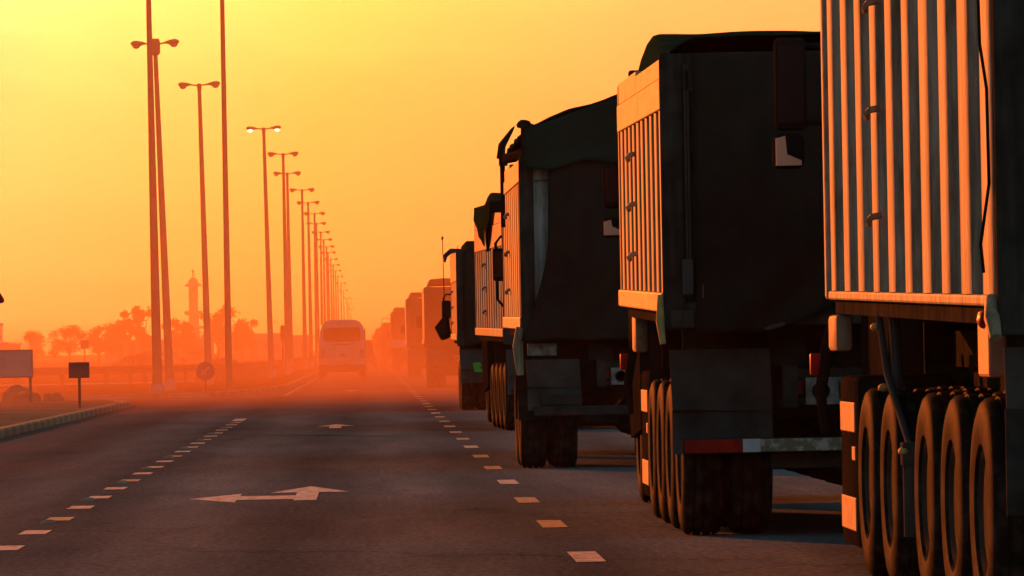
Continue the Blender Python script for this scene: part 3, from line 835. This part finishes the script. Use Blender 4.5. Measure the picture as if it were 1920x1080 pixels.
# ------------------------------------------------------------------ minibus
def superell(n, w_, h_, e, cz, taper):
    pts = []
    for k in range(n):
        a = 2 * PI * (k + .5) / n
        c, s_ = math.cos(a), math.sin(a)
        x = math.copysign(abs(c) ** (2 / e), c); zz = math.copysign(abs(s_) ** (2 / e), s_)
        pts.append((x * w_ * (1 - taper * max(0, zz) ** 1.5), cz + zz * h_))
    return pts
def minibus(loc, label):
    t = thing('minibus', label, 'minibus', loc)
    n = 48
    st = [(0.0, .93, 1.00), (.05, .975, 1.04), (.18, 1.0, 1.06), (1.0, 1.01, 1.07), (4.8, 1.01, 1.07), (5.6, .99, 1.02), (6.1, .94, .9)]
    b = MB()
    rings = []
    for yy, kw_, kh in st:
        rings.append([b.bm.verts.new((x, yy, zz)) for x, zz in superell(n, 1.03 * kw_, 1.07 * kh, 5.5, 1.47, .14)])
    for i in range(len(rings) - 1):
        for k in range(n):
            b.bm.faces.new((rings[i][k], rings[i][(k + 1) % n], rings[i + 1][(k + 1) % n], rings[i + 1][k]))
    for ring, yy, (hx, z0, z1) in ((rings[0], 0.0, (.80, 1.66, 2.26)), (rings[-1], 6.1, (.80, 1.55, 2.2))):
        win = []
        for k in range(n):                  # window outline facing each outline vertex
            v = ring[k].co
            a = 2 * PI * (k + .5) / n
            c, s_ = math.cos(a), math.sin(a)
            x = math.copysign(abs(c) ** .25, c) * hx; zz = (z0 + z1) / 2 + math.copysign(abs(s_) ** .25, s_) * (z1 - z0) / 2
            win.append(b.bm.verts.new((x * (1 - .06 * max(0, s_)), yy + (.012 if yy < 1 else -.012), zz)))
        inn = [b.bm.verts.new(v.co + Vector((0, .04 if yy < 1 else -.04, 0))) for v in win]
        for k in range(n):
            b.bm.faces.new((ring[k], ring[(k + 1) % n], win[(k + 1) % n], win[k]))
            b.bm.faces.new((win[k], win[(k + 1) % n], inn[(k + 1) % n], inn[k]))
    bmesh.ops.recalc_face_normals(b.bm, faces=b.bm.faces[:])
    body = b.build('body', M['vanp'], t, smooth=True)
    MB().box(-.82, .82, .03, .036, 1.63, 2.29).build('rear_window', M['glass'], t)
    MB().box(-.82, .82, 6.07, 6.076, 1.5, 2.25).build('windscreen', M['glass'], t)
    for s in (-1, 1):
        for k in range(4):
            y0 = .6 + 1.2 * k
            MB().box(s * 1.0 - .025, s * 1.0 + .025, y0, y0 + 1.08, 1.62, 2.2).build('side_window', M['glassd'], t)
        lt = MB().box(s * .86 - .07, s * .86 + .07, -.03, .02, 1.12, 1.3, .02).build('tail_light', M['red'], t, smooth=True)
        MB().box(s * .86 - .07, s * .86 + .07, -.03, .02, .94, 1.09, .02).build('indicator_light', M['rust'], t, smooth=True)
    MB().box(-.98, .98, -.1, .1, .42, .66, .04).build('bumper', M['black'], t, smooth=True)
    MB().box(-.24, .24, -.025, .03, .70, .82).build('number_plate', M['plate'], t)
    MB().box(-.35, .42, -.02, .02, 1.52, 1.56, .008).build('door_trim', M['black'], t)
    MB().box(-.1, .12, -.03, .02, 1.02, 1.10, .01).build('door_handle', M['black'], t)
    b = MB()
    for s in (-.55, .0, .5):
        for yy in (1.2, 2.4, 3.6):
            b.box(s - .2, s + .2, yy, yy + .12, 1.0, 1.78, .05)
            b.box(s - .12, s + .12, yy, yy + .1, 1.76, 1.98, .05)
    b.build('seats', M['seat'], t, smooth=True)
    MB().box(-.95, .95, .1, 6.0, .5, .62).build('underfloor', M['steel'], t)
    for yy in (1.5, 5.0):
        for s in (-1, 1):
            w_ = put('wheel', RIM, t, (s * .92, yy - .7, .40), (0, 0, 0 if s < 0 else PI)); w_.scale = (.75, .76, .76)
            put('tyre', TYRE, w_)
    return t
minibus((-1.17, 247, 0), 'white minibus driving away from the camera in the dusty middle lane')

# saloon-like car bodies, lofted from a side profile
def car(loc, label, m, h=1.5, L=4.6, W=1.8, rz=0.0, suv=False, cat='car', name='car'):
    t = thing(name, label, cat, loc, rz)
    zr = h
    back = .12 if suv else .95
    lower = [(0, .35), (0.02, .85), (.05, .98), (L - 1.1, .98), (L - .1, .78), (L, .4)]
    b = MB()
    b.prism([(-W / 2, y_, z_) for y_, z_ in lower], (W, 0, 0))
    bmesh.ops.bevel(b.bm, geom=b.bm.edges[:], offset=.06, segments=2, affect='EDGES')
    b.build('body', m, t, smooth=True)
    g = MB()
    y0, y1 = back, L - 1.55
    q = [(-W / 2 + .08, back - .08, .97), (W / 2 - .08, back - .08, .97), (W / 2 - .08, L - 1.0, .97), (-W / 2 + .08, L - 1.0, .97)]
    r_ = [(-W / 2 + .22, y0 + .22, zr), (W / 2 - .22, y0 + .22, zr), (W / 2 - .22, y1 - .2, zr), (-W / 2 + .22, y1 - .2, zr)]
    va = [g.bm.verts.new(p) for p in q]; vb = [g.bm.verts.new(p) for p in r_]
    g.bm.faces.new(va[::-1]); g.bm.faces.new(vb)
    for k in range(4):
        g.bm.faces.new((va[k], va[(k + 1) % 4], vb[(k + 1) % 4], vb[k]))
    g.build('windows', M['glassd'], t)
    MB().box(-W / 2 + .2, W / 2 - .2, y0 + .2, y1 - .18, zr - .03, zr + .03, .02).build('roof', m, t, smooth=True)
    for s in (-1, 1):
        MB().box(s * (W / 2 - .2) - .13, s * (W / 2 - .2) + .13, -.02, .06, .68, .86, .015).build('tail_light', M['red'], t)
        for yy in (.85, L - .9):
            w_ = put('wheel', RIM, t, (s * (W / 2 - .02), yy, .33), (0, 0, 0 if s < 0 else PI)); w_.scale = (.62, .63, .63)
            put('tyre', TYRE, w_)
    return t
car((-.55, 385, 0), 'dark car just right of the minibus, farther down the same lane', M['black'], h=1.9, L=4.9, W=1.9, suv=True)
car((-19.2, 560, 0), 'small pale car parked beyond the guardrail left of the lamp posts', M['white'], h=1.55, rz=R(70), suv=True)
car((-17.0, 640, 0), 'small dark car parked beyond the guardrail behind the pale car', M['rust'], h=1.5, rz=R(80))

# ------------------------------------------------------------------ street lamps
def lamp(H=12.0, sun_glint=False, rb_=.155, rt=.075):
    t = thing('street_lamp', 'x', 'street lamp', (0, 0, 0), 0, 'twin arm street lamps along the median')
    MB().sweep([(0, 0, -.05), (0, 0, H * .33), (0, 0, H * .66), (0, 0, H)], [rb_, rb_ * .82, rb_ * .64, rt], 14).build('pole', M['pole'], t, smooth=True)
    b = MB(); b.box(-.22, .22, -.22, .22, .0, .04); b.lathe([(.04, .22), (.35, .2), (.4, .17)], 14, 'Z')
    b.build('base_plate', M['concrete'], t, smooth=True)
    MB().lathe([(H - .15, rt * 1.25), (H + .05, rt * 1.2), (H + .09, .02)], 12, 'Z').build('pole_cap', M['pole'], t, smooth=True)
    for s in (-1, 1):
        MB().sweep([(0, 0, H), (s * .2, 0, H + .015), (s * .42, 0, H + .05)], [.035, .03, .03], 8).build('arm', M['pole'], t, smooth=True)
        b = MB()
        b.sweep([(s * .30, 0, H + .03), (s * .42, 0, H + .05), (s * .52, 0, H + .045), (s * .64, 0, H + .035), (s * .74, 0, H + .05), (s * .81, 0, H + .075), (s * .84, 0, H + .085)],
                [.03, .055, .09, .12, .11, .065, .02], 14)
        for v in b.bm.verts:
            v.co.y *= 1.25
        hd = b.build('lamp_head', M['pole'], t, smooth=True)
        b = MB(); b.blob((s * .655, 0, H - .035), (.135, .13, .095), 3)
        b.build('lens', M['lens_glint' if sun_glint else 'lens'], hd, smooth=True)
    return t
LP = [(168, -6.27), (197, -6.92), (228, -6.45), (274, -4.72), (310, -4.45), (344, -4.72), (380, -4.28), (413, -4.2), (446, -4.1), (481, -4.28), (517, -4.25), (552, -4.25),
      (590, -4.2), (625, -4.3), (672, -4.3), (718, -4.35), (770, -4.35), (830, -4.35), (915, -4.35), (1030, -4.4), (1180, -4.4), (1320, -4.5), (1480, -4.5)]
lab = ['thickest street lamp pole at the left, its lamps above the photo',
       'street lamp right behind the thickest pole, a round box below its arms', 'twin arm street lamp whose right head touches the bare mast',
       'twin arm street lamp with sun glint in both lenses', 'next twin arm street lamp to the right of the glinting one',
       'second twin arm street lamp to the right of the glinting one', 'third twin arm street lamp to the right of the glinting one', 'fourth twin arm street lamp to the right of the glinting one',
       'fifth twin arm street lamp to the right of the glinting one', 'sixth twin arm street lamp to the right of the glinting one']
L0 = lamp(); L1 = lamp(sun_glint=True)
used = [False, False]
for i, (D, X) in enumerate(LP):
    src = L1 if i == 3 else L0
    lb = lab[i] if i < len(lab) else 'small twin arm street lamp far down the median above the minibus'
    lean = rnd.uniform(-.004, .004)
    if not used[i == 3]:
        o = src; used[i == 3] = True
        o.location = (X, D, 0); o['label'] = lb
    else:
        o = dup(src, (X, D, 0), 0, lb)
    o.rotation_euler = (0, lean * .5 + (-.004, -.026, -.014, -.012)[i] if i < 4 else lean, rnd.uniform(-.08, .08))
    if i == 0:
        o.scale = (1.0, 1.0, 1.0)
    if i == 1:
        MB().lathe([(11.62, .1), (11.68, .17), (12.05, .18), (12.18, .15), (12.2, .05)], 14, 'Z').build('junction_box', M['pole'], o, smooth=True)
t = thing('mast', 'tall bare mast between the glinting street lamp and the thick pole, without lamps', 'mast', (-4.40, 178, 0))
MB().sweep([(0, 0, -.05), (0, 0, 7), (0, 0, 16)], [.115, .085, .06], 14).build('pole', M['pole'], t, smooth=True)
MB().box(-.2, .2, -.2, .2, 0, .05).build('base_plate', M['concrete'], t)
MB().sweep([(0, 0, 15.9), (.6, 0, 16.05), (1.0, 0, 16.0)], [.05, .06, .1], 10).build('camera_arm', M['pole'], t, smooth=True)

# ------------------------------------------------------------------ guardrail
t = thing('guardrail', 'long metal guardrail on posts across the dusty left side', 'guardrail', (0, 0, 0))
GP = [(-34, 262), (-24, 247), (-15.5, 239), (-10.5, 240), (-7.6, 250), (-6.2, 266), (-5.6, 290), (-5.4, 400), (-5.4, 700)]
def along(P, step):
    out, acc = [], 0.0
    for i in range(len(P) - 1):
        a, c = Vector(P[i]), Vector(P[i + 1]); d = (c - a).length
        s_ = acc
        while s_ < d:
            out.append(a + (c - a) * (s_ / d)); s_ += step
        acc = s_ - d
    return out
pr = [(-.02, -.155), (.03, -.12), (.03, -.06), (-.02, -.02), (-.02, .02), (.03, .06), (.03, .12), (-.02, .155)]
b = MB()
rings = []
pp = along(GP, 2.0)
for i, p in enumerate(pp):
    d = (pp[min(i + 1, len(pp) - 1)] - pp[max(i - 1, 0)]).normalized(); nn = Vector((d.y, -d.x))
    rings.append([b.bm.verts.new((p.x + nn.x * (.12 + q[0]), p.y + nn.y * (.12 + q[0]), .62 + q[1])) for q in pr])
for i in range(len(rings) - 1):
    for k in range(len(pr) - 1):
        b.bm.faces.new((rings[i][k], rings[i + 1][k], rings[i + 1][k + 1], rings[i][k + 1]))
thick(b.build('rail', M['railsteel'], t), .008)
pm = MB().box(-.085, .085, -.06, .06, -.1, .78).mesh('post', M['railsteel'])
for p in along(GP[:7], 1.9) + along(GP[6:8], 4.0)[1:26]:
    put('post', pm, t, (p.x, p.y, 0))
b = MB()
hp_ = [(-60, 275), (-34, 268), (-24, 253), (-15.5, 245), (-10.2, 246), (-7.2, 256)]
for k in range(len(hp_) - 1):
    (xa, ya), (xb, yb) = hp_[k], hp_[k + 1]
    b.prism([(xa, ya, -.05), (xb, yb, -.05), (xb, yb + 9, -.05), (xa, ya + 9, -.05)], (0, 0, .07))
tag(b.build('path', M['pathp']), kind='structure')

# ------------------------------------------------------------------ signs
t = thing('plate_sign', 'small dark square sign plate on a thin post behind the near kerb', 'sign', (-6.43, 126, 0.12))
MB().sweep([(0, 0, -.1), (0, 0, .78)], .032, 12).build('post', M['sign_back'], t, smooth=True)
p = MB().box(-.23, .23, -.03, -.018, .66, 1.01).build('plate', M['sign_back'], t)
b = MB()
for zz in (.74, .93):
    b.box(-.23, .23, -.018, .0, zz - .02, zz + .02)
b.build('bracket', M['sign_back'], t)

t = thing('billboard', 'wide pale sign board on posts at the left edge', 'sign', (-9.35, 140, .12), R(3))
MB().box(-1.3, 1.05, -.03, .0, .66, 1.30, .01).build('panel', M['sign_pale'], t)
b = MB()
b.box(-1.32, 1.07, -.04, .012, 1.30, 1.325); b.box(-1.32, 1.07, -.04, .012, .635, .66); b.box(1.05, 1.075, -.04, .012, .66, 1.30)
b.build('frame', M['rust'], t)
for x in (-.9, 1.0):
    MB().box(x - .035, x + .035, .012, .08, -.2, 1.28).build('post', M['rust'], t)

t = thing('round_sign', 'round traffic sign with an arrow on a short post at the island nose', 'sign', (-5.05, 175, 0))
MB().sweep([(0, 0, -.05), (0, 0, .8)], .035, 10).build('post', M['sign_back'], t, smooth=True)
p = MB().lathe([(-.05, .285), (-.035, .29), (-.03, .28)], 36, 'Y', (0, 0, .72)).build('disc', M['sign_blue'], t)
a = MB()
dv = lambda x, zz: ((x * .71 + zz * .71), -.056, .72 + (-x * .71 + zz * .71))
a.prism([dv(*q) for q in [(-.035, .17), (.035, .17), (.035, -.03), (.11, -.03), (0, -.19), (-.11, -.03), (-.035, -.03)]], (0, .007, 0))
a.build('arrow', M['sign_pale'], p)

t = thing('warning_sign', 'dark red triangular warning sign, only its corner showing at the left edge', 'sign', (-6.9, 100, .12))
MB().sweep([(0, 0, -.1), (0, 0, 3.2)], .04, 12).build('post', M['sign_back'], t, smooth=True)
def tri(r):
    out = []
    for c in (90, 210, 330):
        cx, cz = (r - .1) * math.cos(R(c)), (r - .1) * math.sin(R(c))
        out += [(cx + .05 * math.cos(R(c + d)), cz + .05 * math.sin(R(c + d))) for d in (-55, -25, 0, 25, 55)]
    return out
p = MB().prism([(x, -.06, 2.42 + zz) for x, zz in tri(.63)], (0, .015, 0)).build('plate', M['sign_red'], t)
MB().prism([(x * .72, -.064, 2.42 + zz * .72) for x, zz in tri(.63)], (0, .003, 0)).build('face', M['sign_pale'], p)

t = thing('far_sign', 'tiny square sign on a thin post beyond the guardrail', 'sign', (-15.0, 300, 0))
MB().sweep([(0, 0, 0), (0, 0, 2.0)], .03, 8).build('post', M['sign_back'], t)
MB().box(-.22, .22, -.04, -.02, 1.6, 2.05).build('plate', M['rust'], t)

t = thing('traffic_light', 'dark traffic light box on a post between the lamp poles', 'traffic light', (-5.0, 330, 0))
MB().sweep([(0, 0, 0), (0, 0, 2.8)], .06, 10).build('post', M['black'], t)
MB().box(-.13, .13, -.12, .1, 1.95, 2.75, .02).build('signal_head', M['black'], t)
b = MB(); b.box(.13, .42, -.1, .08, 2.1, 2.6, .02); b.build('side_head', M['black'], t)

# ------------------------------------------------------------------ trees, shrubs, rubble, buildings
def tree(loc, h, wd, seed, label, name='tree', n=900, gap=.0):
    r = random.Random(seed)
    t = thing(name, label, 'tree', loc, 0, 'dusty trees on the left skyline')
    b = MB()
    b.sweep([(0, 0, -.2), (.1, 0, h * .22), (.05, .1, h * .45)], [h * .035, h * .028, h * .018], 8)
    cl = []
    for k in range(17):
        a = 2 * PI * k / 17 * 2.6 + r.uniform(-.3, .3)
        rr = wd * .5 * r.uniform(.1, .95)
        zz = h * r.uniform(.3, .93)
        c = Vector((math.cos(a) * rr, math.sin(a) * rr, zz))
        cl.append((c, wd * r.uniform(.10, .20)))
        b.sweep([(.05, .0, h * r.uniform(.2, .42)), c * .6 + Vector((0, 0, h * .15)), c], [h * .014, h * .008, h * .003], 5)
    cl.append((Vector((0, 0, h * .8)), wd * .13))
    b.build('trunk', M['bark'], t)
    g = MB()
    for k in range(n):
        c, rr = r.choice(cl)
        d = Vector((r.gauss(0, 1), r.gauss(0, 1), r.gauss(0, .75)))
        d = d / max(d.length, .01) * rr * r.uniform(.2, 1.0) ** .7 * (1.0 if r.random() < .8 else 1.55)
        p = c + d
        if p.z > h: p.z = h - r.uniform(0, .3)
        s_ = h * r.uniform(.014, .034)
        u = Vector((r.gauss(0, 1), r.gauss(0, 1), r.gauss(0, 1))).normalized(); v = u.orthogonal().normalized()
        g.poly([p - u * s_, p + v * s_ * .6, p + u * s_, p - v * s_ * .6])
    g.build('crown', M['leaf'], t)
    return t
# (x at D, height, width)
TD = [(-46.5, 790, 5.3, 5.2, 'bushy tree in the dust at the left end of the tree row'),
      (-42.2, 800, 6.1, 4.6, 'tree second from the left end of the tree row'),
      (-38.3, 805, 6.5, 4.6, 'tree in the middle of the tree row, left of the thick pole'),
      (-35.0, 800, 6.7, 4.2, 'tree third from the thick pole in the tree row'),
      (-31.8, 790, 9.0, 4.4, 'tallest tree of the row, just left of the thick lamp pole'),
      (-27.2, 800, 7.4, 3.4, 'tree just right of the thick lamp pole, left of the minaret'),
      (-25.4, 800, 5.8, 2.6, 'low tree at the foot of the minaret'),
      (-21.0, 790, 8.6, 4.4, 'broad dark tree just right of the minaret'),
      (-17.9, 800, 7.4, 4.0, 'tree just right of the bare mast'),
      (-50.8, 795, 3.6, 3.0, 'low scrubby tree at the left edge')]
for i, (x, D, h, wd, lb) in enumerate(TD):
    tree((x, D, 0), h * .9, wd * 1.2, 40 + i, lb, n=3000)
def shrub(loc, r3, seed, label, n=700, sz=.16):
    r = random.Random(seed)
    t = thing('shrub', label, 'shrub', loc)
    g = MB()
    for k in range(n):
        a, bq = r.uniform(0, 2 * PI), r.uniform(0, PI / 2)
        q = r.uniform(.55, 1.05)
        p = Vector((math.cos(a) * math.cos(bq) * r3[0] * q, math.sin(a) * math.cos(bq) * r3[1] * q, math.sin(bq) * r3[2] * q))
        s_ = sz * r.uniform(.6, 1.3)
        u = Vector((r.gauss(0, 1), r.gauss(0, 1), r.gauss(0, 1))).normalized(); v = u.orthogonal().normalized()
        g.poly([p - u * s_, p + v * s_ * .6, p + u * s_, p - v * s_ * .6])
    g.build('crown', M['leaf'], t)
    b = MB()
    for k in range(6):
        a = k * 1.05
        b.sweep([(0, 0, -.05), (math.cos(a) * r3[0] * .4, math.sin(a) * r3[1] * .4, r3[2] * .6)], [.05, .02], 5)
    b.build('stem', M['bark'], t)
shrub((-17.5, 430, 0), (2.0, 1.6, 1.15), 3, 'rounded bush behind the guardrail left of the thick lamp pole', 1600)
shrub((-8.4, 330, 0), (1.3, 1.6, .9), 4, 'dark low bush at the feet of the lamp poles left of the minibus', 900, .12)
shrub((-6.4, 300, 0), (.9, 2.2, .7), 6, 'low scrub on the island under the glinting street lamp', 900, .1)
for i, (x, D, r_) in enumerate([(-9.3, 149, .42), (-8.85, 147, .36), (-8.35, 150, .28)]):
    o = MB().blob((0, 0, r_ * .4), (r_, r_, r_ * .8), 3, .5, i * 3.1).build('rubble_heap', M['rock'], None, (x, D, -.02), smooth=True)
    tag(o, ['round heap of rubble nearest the left edge, under the billboard', 'round heap of rubble right of the first, at the billboard post', 'small lump of rubble right of the billboard post'][i], 'rubble', 'rubble heaps under the billboard')

# minaret
t = thing('minaret', 'slim mosque minaret with balconies rising above the trees', 'minaret', (-39.0, 1270, 0))
MB().lathe([(0, 1.45), (6, 1.32), (6.1, 1.2), (9.6, 1.12)], 8, 'Z').build('shaft', M['tower'], t)
MB().lathe([(6.5, 1.4), (6.7, 2.1), (7.2, 2.15), (7.25, 1.95), (7.0, 1.4)], 8, 'Z').build('lower_balcony', M['tower'], t)
MB().lathe([(9.6, 1.3), (9.8, 2.0), (10.5, 2.05), (10.55, 1.9), (10.3, 1.2)], 8, 'Z').build('balcony', M['tower'], t)
MB().lathe([(10.2, 1.08), (13.2, .98), (13.6, 1.12), (14.3, 1.08)], 8, 'Z').build('upper_shaft', M['tower'], t)
b = MB()
for k in range(8):
    a = 2 * PI * k / 8
    b.sweep([(0.88 * math.cos(a), 0.88 * math.sin(a), 14.3), (.88 * math.cos(a), .88 * math.sin(a), 16.0)], .15, 6)
b.lathe([(14.3, .55), (16.0, .55)], 8, 'Z')
b.build('lantern', M['tower'], t)
MB().lathe([(16.0, 1.1), (16.1, 1.95), (16.4, 1.9), (16.7, 1.15), (17.4, 1.05), (17.9, .5), (18.1, .12), (19.3, .06)], 12, 'Z').build('roof', M['tower'], t, smooth=True)
b = MB(); b.blob((0, 0, 18.6), (.25, .25, .25), 2); b.lathe([(-.06, .32), (.06, .32), (.06, .22), (-.06, .22)], 16, 'Y', (0, 0, 19.4))
b.build('finial', M['steel'], t)

# low buildings and walls behind the trees
def building(name, label, x0, x1, y0, y1, h, win=0, cat='building', rz=0):
    t = thing(name, label, cat, ((x0 + x1) / 2, y0, 0))
    hw_ = (x1 - x0) / 2
    MB().box(-hw_, hw_, 0, y1 - y0, -.2, h).build('wall', M['wallp'], t)
    MB().box(-hw_ - .15, hw_ + .15, -.15, y1 - y0 + .15, h, h + .3).build('roof', M['tower'], t)
    for k in range(win):
        xx = -hw_ + (k + .5) * 2 * hw_ / win
        MB().box(xx - .5, xx + .5, -.04, .02, h * .4, h * .75).build('window', M['glassd'], t)
    if win:
        MB().box(-.5, .5, -.05, .02, 0, 2.1).build('door', M['rust'], t)
    return t
building('long_building', 'long flat roofed building below the trees left of the minaret', -38.5, -23.0, 830, 845, 3.0, 6)
building('flat_building', 'low flat building right of the minaret behind the lamp poles', -23.0, -12.0, 860, 872, 3.7, 5)
building('boundary_wall', 'pale boundary wall in the dust at the left', -50.0, -37.5, 610, 611, 2.3, 0, 'wall')
building('far_building', 'low dark building at the end of the median behind the small lamp posts', -12.5, -7.0, 700, 712, 2.9, 3)
# pale lattice cabin at the left edge
t = thing('watch_tower', 'pale watch tower with open railing at the left edge', 'tower', (-26.6, 400, 0))
b = MB(); b.prism([(-1.2, 0, 0), (1.05, 0, 0), (.75, 0, 2.0), (-.9, 0, 2.0)], (0, 2, 0)); b.build('base', M['white'], t)
b = MB()
for x in (-.85, .66):
    b.box(x, x + .08, .1, .18, 2.0, 3.5); b.box(x, x + .08, 1.8, 1.88, 2.0, 3.5)
b.box(-.9, .8, 0, 2, 3.45, 3.6); b.box(-.9, .8, .1, .16, 2.6, 2.68)
b.build('railing', M['white'], t)
for i, (x, D, h) in enumerate([(-15.4, 900, 6.0)]):
    t = thing('small_lamp', 'tiny double lamp post in the dust right of the bare mast', 'street lamp', (x, D, 0))
    MB().sweep([(0, 0, 0), (0, 0, h)], .06, 6).build('pole', M['pole'], t)
    MB().box(-1.0, 1.0, -.05, .05, h - .1, h).build('arm', M['pole'], t)

# ------------------------------------------------------------------ air
def volume_mat(name, density, colr, aniso):
    m = bpy.data.materials.new(name)
    m.use_nodes = True
    t_ = m.node_tree
    t_.nodes.clear()
    o = N(t_, 'ShaderNodeOutputMaterial')
    v = N(t_, 'ShaderNodeVolumePrincipled')
    v.inputs['Color'].default_value = (*colr, 1)
    v.inputs['Density'].default_value = density
    v.inputs['Anisotropy'].default_value = aniso
    t_.links.new(v.outputs[0], o.inputs['Volume'])
    return m
tag(MB().box(-160, 120, -40, 1700, -1.0, 42).build('haze', volume_mat('haze_air', 0.00004, (0.95, 0.60, 0.30), 0.5)), kind='stuff')
LOWC, BANKC, TALLC = (0.90, 0.42, 0.19), (0.94, 0.48, 0.20), (0.97, 0.72, 0.36)
DUST = [  # front y at ground, end y, half width, top height, density, colour, anisotropy
    (103, 300, 110, 1.0, 0.0019, LOWC, 0.15),
    (111, 320, 115, 2.0, 0.0012, LOWC, 0.15),
    (121, 360, 120, 3.5, 0.0005, LOWC, 0.15),
    (128, 175, 190, 18.0, 0.0074, BANKC, 0.3),
    (135, 500, 190, 6.0, 0.0005, BANKC, 0.25),
    (150, 1500, 260, 60.0, 0.0008, TALLC, 0.4),
]
for i, (y0, y1, hw_, h, d, dc, dg) in enumerate(DUST):
    b = MB()
    ny, nx = 14, 22
    def top(u, v, y0=y0, y1=y1, hw_=hw_, h=h, i=i):
        x = -hw_ + 2 * hw_ * u
        yy = y0 + (y1 - y0) * v
        e = min(1, v * (y1 - y0) / min(6 + 3 * h, 22)) ** .6 * min(1, (1 - v) * 8) * min(1, u * 8, (1 - u) * 8)
        k = 1 + .18 * noise.noise(Vector((x * .06, yy * .05, i * 3.3)))
        if v == 0: yy += 6 * noise.noise(Vector((x * .13, i * 5.1, 0)))
        yy -= 16 * (1 - v) ** 6 * min(1, max(0, (-2.5 - x) / 5))
        return Vector((x, yy, -.9 + i * .03 + (h + .9) * max(e, 0.0) * k))
    NU, NV = nx * 2, ny * 2
    gt = [[b.bm.verts.new(top(a / NU, c / NV)) for c in range(NV + 1)] for a in range(NU + 1)]
    gb = [[b.bm.verts.new((v.co.x, v.co.y, -.95 + i * .004)) for v in row] for row in gt]
    for a in range(NU):
        for c in range(NV):
            b.bm.faces.new((gt[a][c], gt[a + 1][c], gt[a + 1][c + 1], gt[a][c + 1]))
            b.bm.faces.new((gb[a][c], gb[a][c + 1], gb[a + 1][c + 1], gb[a + 1][c]))
    for a in range(NU):
        for c in (0, NV):
            b.bm.faces.new((gt[a][c], gb[a][c], gb[a + 1][c], gt[a + 1][c]))
    for c in range(NV):
        for a in (0, NU):
            b.bm.faces.new((gt[a][c], gt[a][c + 1], gb[a][c + 1], gb[a][c]))
    bmesh.ops.recalc_face_normals(b.bm, faces=b.bm.faces[:])
    tag(b.build('dust_cloud', volume_mat('dust_air', d, dc, dg)), kind='stuff')

for k, (x, y, zz, rx, ry, rz, d) in enumerate([(-3.0, 152, .3, 9, 13, 1.5, .0035), (-12.0, 163, .4, 11, 12, 2.1, .004), (.6, 196, .4, 5, 18, 2.2, .0022),
                                               (4.0, 168, .4, 6, 14, 2.6, .003), (-24, 175, .5, 12, 14, 2.8, .004), (-1.0, 285, .6, 6, 24, 3.2, .0014), (-8, 215, .4, 7, 16, 1.8, .0025)]):
    b = MB()
    b.blob((x, y, zz), (rx, ry, rz), 4, .35, k * 2.3)
    tag(b.build('dust_cloud', volume_mat('dust_puff', d, (0.93, 0.40, 0.17), 0.15)), kind='stuff')
